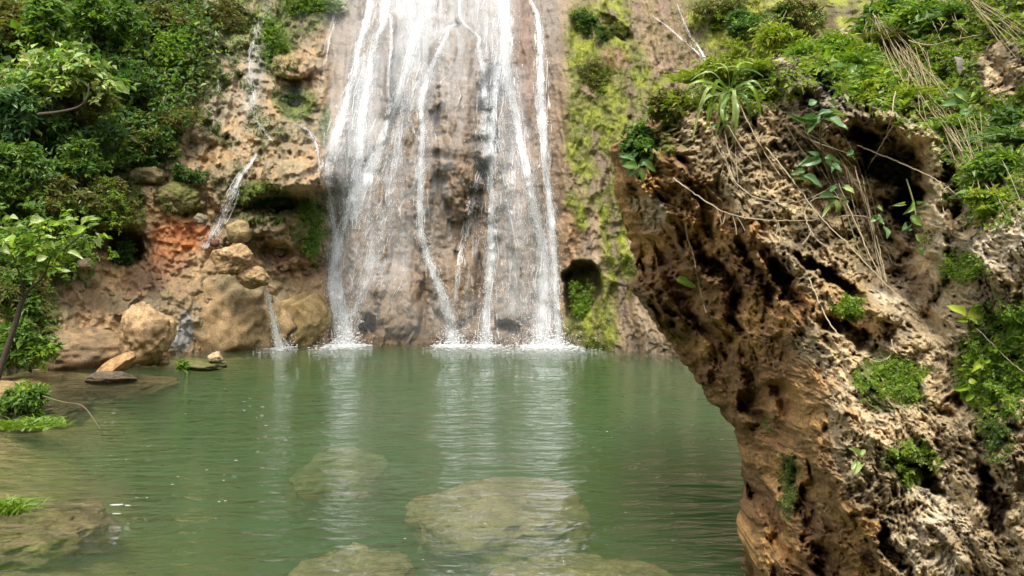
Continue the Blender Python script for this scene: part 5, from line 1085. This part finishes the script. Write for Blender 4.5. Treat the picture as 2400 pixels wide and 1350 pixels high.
# ------------------------------------------------------------------ foam where the streams land, flecks on the pool
def foam(label, x0, x1, py, n, seed, spread=0.35):
    """froth lying on the water and spray thrown up over it"""
    rg = np.random.default_rng(seed); n = int(n * 5); xm, hw = 0.5 * (x0 + x1), 0.5 * (x1 - x0); D0 = float(skinD(xm, 801)) - 0.10 if py < 808 else F * H / (py - HY) - .1
    dist = rg.exponential(spread * 1.3, n); x = xm + hw * np.clip(rg.normal(0, .55, n), -1.4, 1.4) * (1 + dist * .5)
    up = np.where(rg.uniform(size=n) < .35, rg.exponential(.14, n), 0.0); dist = np.where(up > 0, dist * .5, dist)
    c = np.stack([(x - CX) / F * D0, D0 + .06 - dist, 0.003 + up], -1)
    r = rg.lognormal(-4.1, .5, n).clip(.006, .05) * np.where(up > 0, .6, 1.0); h = np.where(up > 0, r, r * .45)
    K = 6; a = np.linspace(0, 6.283, K, endpoint=False); jr = rg.uniform(.6, 1.3, (n, K))
    ring = c[:, None] + np.stack([np.cos(a) * 1.3 + 0 * jr, np.sin(a) * 1.3 + 0 * jr, 0 * jr], -1) * (r[:, None] * jr)[..., None]; v = np.concatenate([ring, (c + np.stack([0 * r, 0 * r, h], -1))[:, None]], 1)
    i = np.arange(n)[:, None] * (K + 1); f = np.concatenate([i + np.array((j, (j + 1) % K, K)) for j in range(K)])
    V = v.reshape(-1, 3); ca = np.ones((len(V), 4)); ca[:, 3] = np.repeat(rg.uniform(.35, .9, n) * np.exp(-dist * .7), K + 1)
    o = link('foam', mesh('foam', V, f, M_STRAND, ca)); return tag(o, label, 'foam', 'foam at the foot of the streams', 'stuff')
foam('white foam where the broad stream meets the pool', 775, 850, 803, 420, 1)
foam('white foam where the central stream meets the pool', 1030, 1092, 803, 300, 2, .22)
foam('white foam under the narrowed lacy stream', 1112, 1165, 803, 260, 3, .22)
foam('spreading white foam under the outermost streams', 1225, 1345, 807, 700, 4, .4)
foam('splash of foam at the end of the small trickle', 632, 684, 812, 220, 5, .2)
rg = np.random.default_rng(9); fl_me = []
a = np.linspace(0, 6.283, 9, endpoint=False)
for k in range(3):
    rr = rg.uniform(.6, 1.3, 9); v = np.concatenate([np.stack([np.cos(a) * rr, np.sin(a) * rr * .4, 0 * a], -1), [(0, 0, .06)]]); ca = np.ones((10, 4)); ca[:, 3] = .75
    fl_me.append(mesh('foam_fleck', v, np.array([(j, (j + 1) % 9, 9) for j in range(9)]), M_STRAND, ca))
fx_ = [(276,1184,14,'largest white foam fleck on the open green water'),(300,1186,8,'small white fleck touching the largest foam fleck'),(275,1205,10,'white foam fleck just below the largest one')]
for (x, y, r, lb) in fx_ + [(rg.uniform(240, 720), rg.uniform(930, 1240), rg.uniform(2, 5), None) for _ in range(26)] + [(rg.uniform(1380, 1700), rg.uniform(1000, 1250), rg.uniform(2, 4), None) for _ in range(12)]:
    D = F * H / (y - HY); o = link('foam_fleck', fl_me[k % 3]); k += 1; o.location = at(x, y, D) + np.array((0, 0, .006)); s = r / F * D; o.scale = (s, s, s); o.rotation_euler.z = rg.uniform(-.4, .4)
    tag(o, lb or 'tiny pale foam fleck drifting on the pool', 'foam', 'foam flecks on the pool')

# spray hanging in the air before the fall: even, thin, closed bodies of mist
g = G('mist'); vv_ = g.n('VolumePrincipled', Color=(0.95, 0.97, 1.0, 1), Density=0.085); M_MIST = g.out(None, vv_.outputs[0])
def mist(label, cx, cy_, D, R3, seed):
    v, f = ico(4); v = v * (1 + 0.22 * fbm(v * 1.6 + seed, 3, 400))[:, None]
    o = link('mist', mesh('mist', v * np.array(R3), f, M_MIST)); o.location = at(cx, cy_, D); return tag(o, label, 'mist', kind='stuff')
mist('pale spray drifting in front of the upper part of the fall', 1010, 60, 21.0, (2.6, 0.9, 2.4), 3)
mist('pale spray over the foot of the fall', 1050, 745, 19.6, (3.2, 0.6, 0.5), 8)
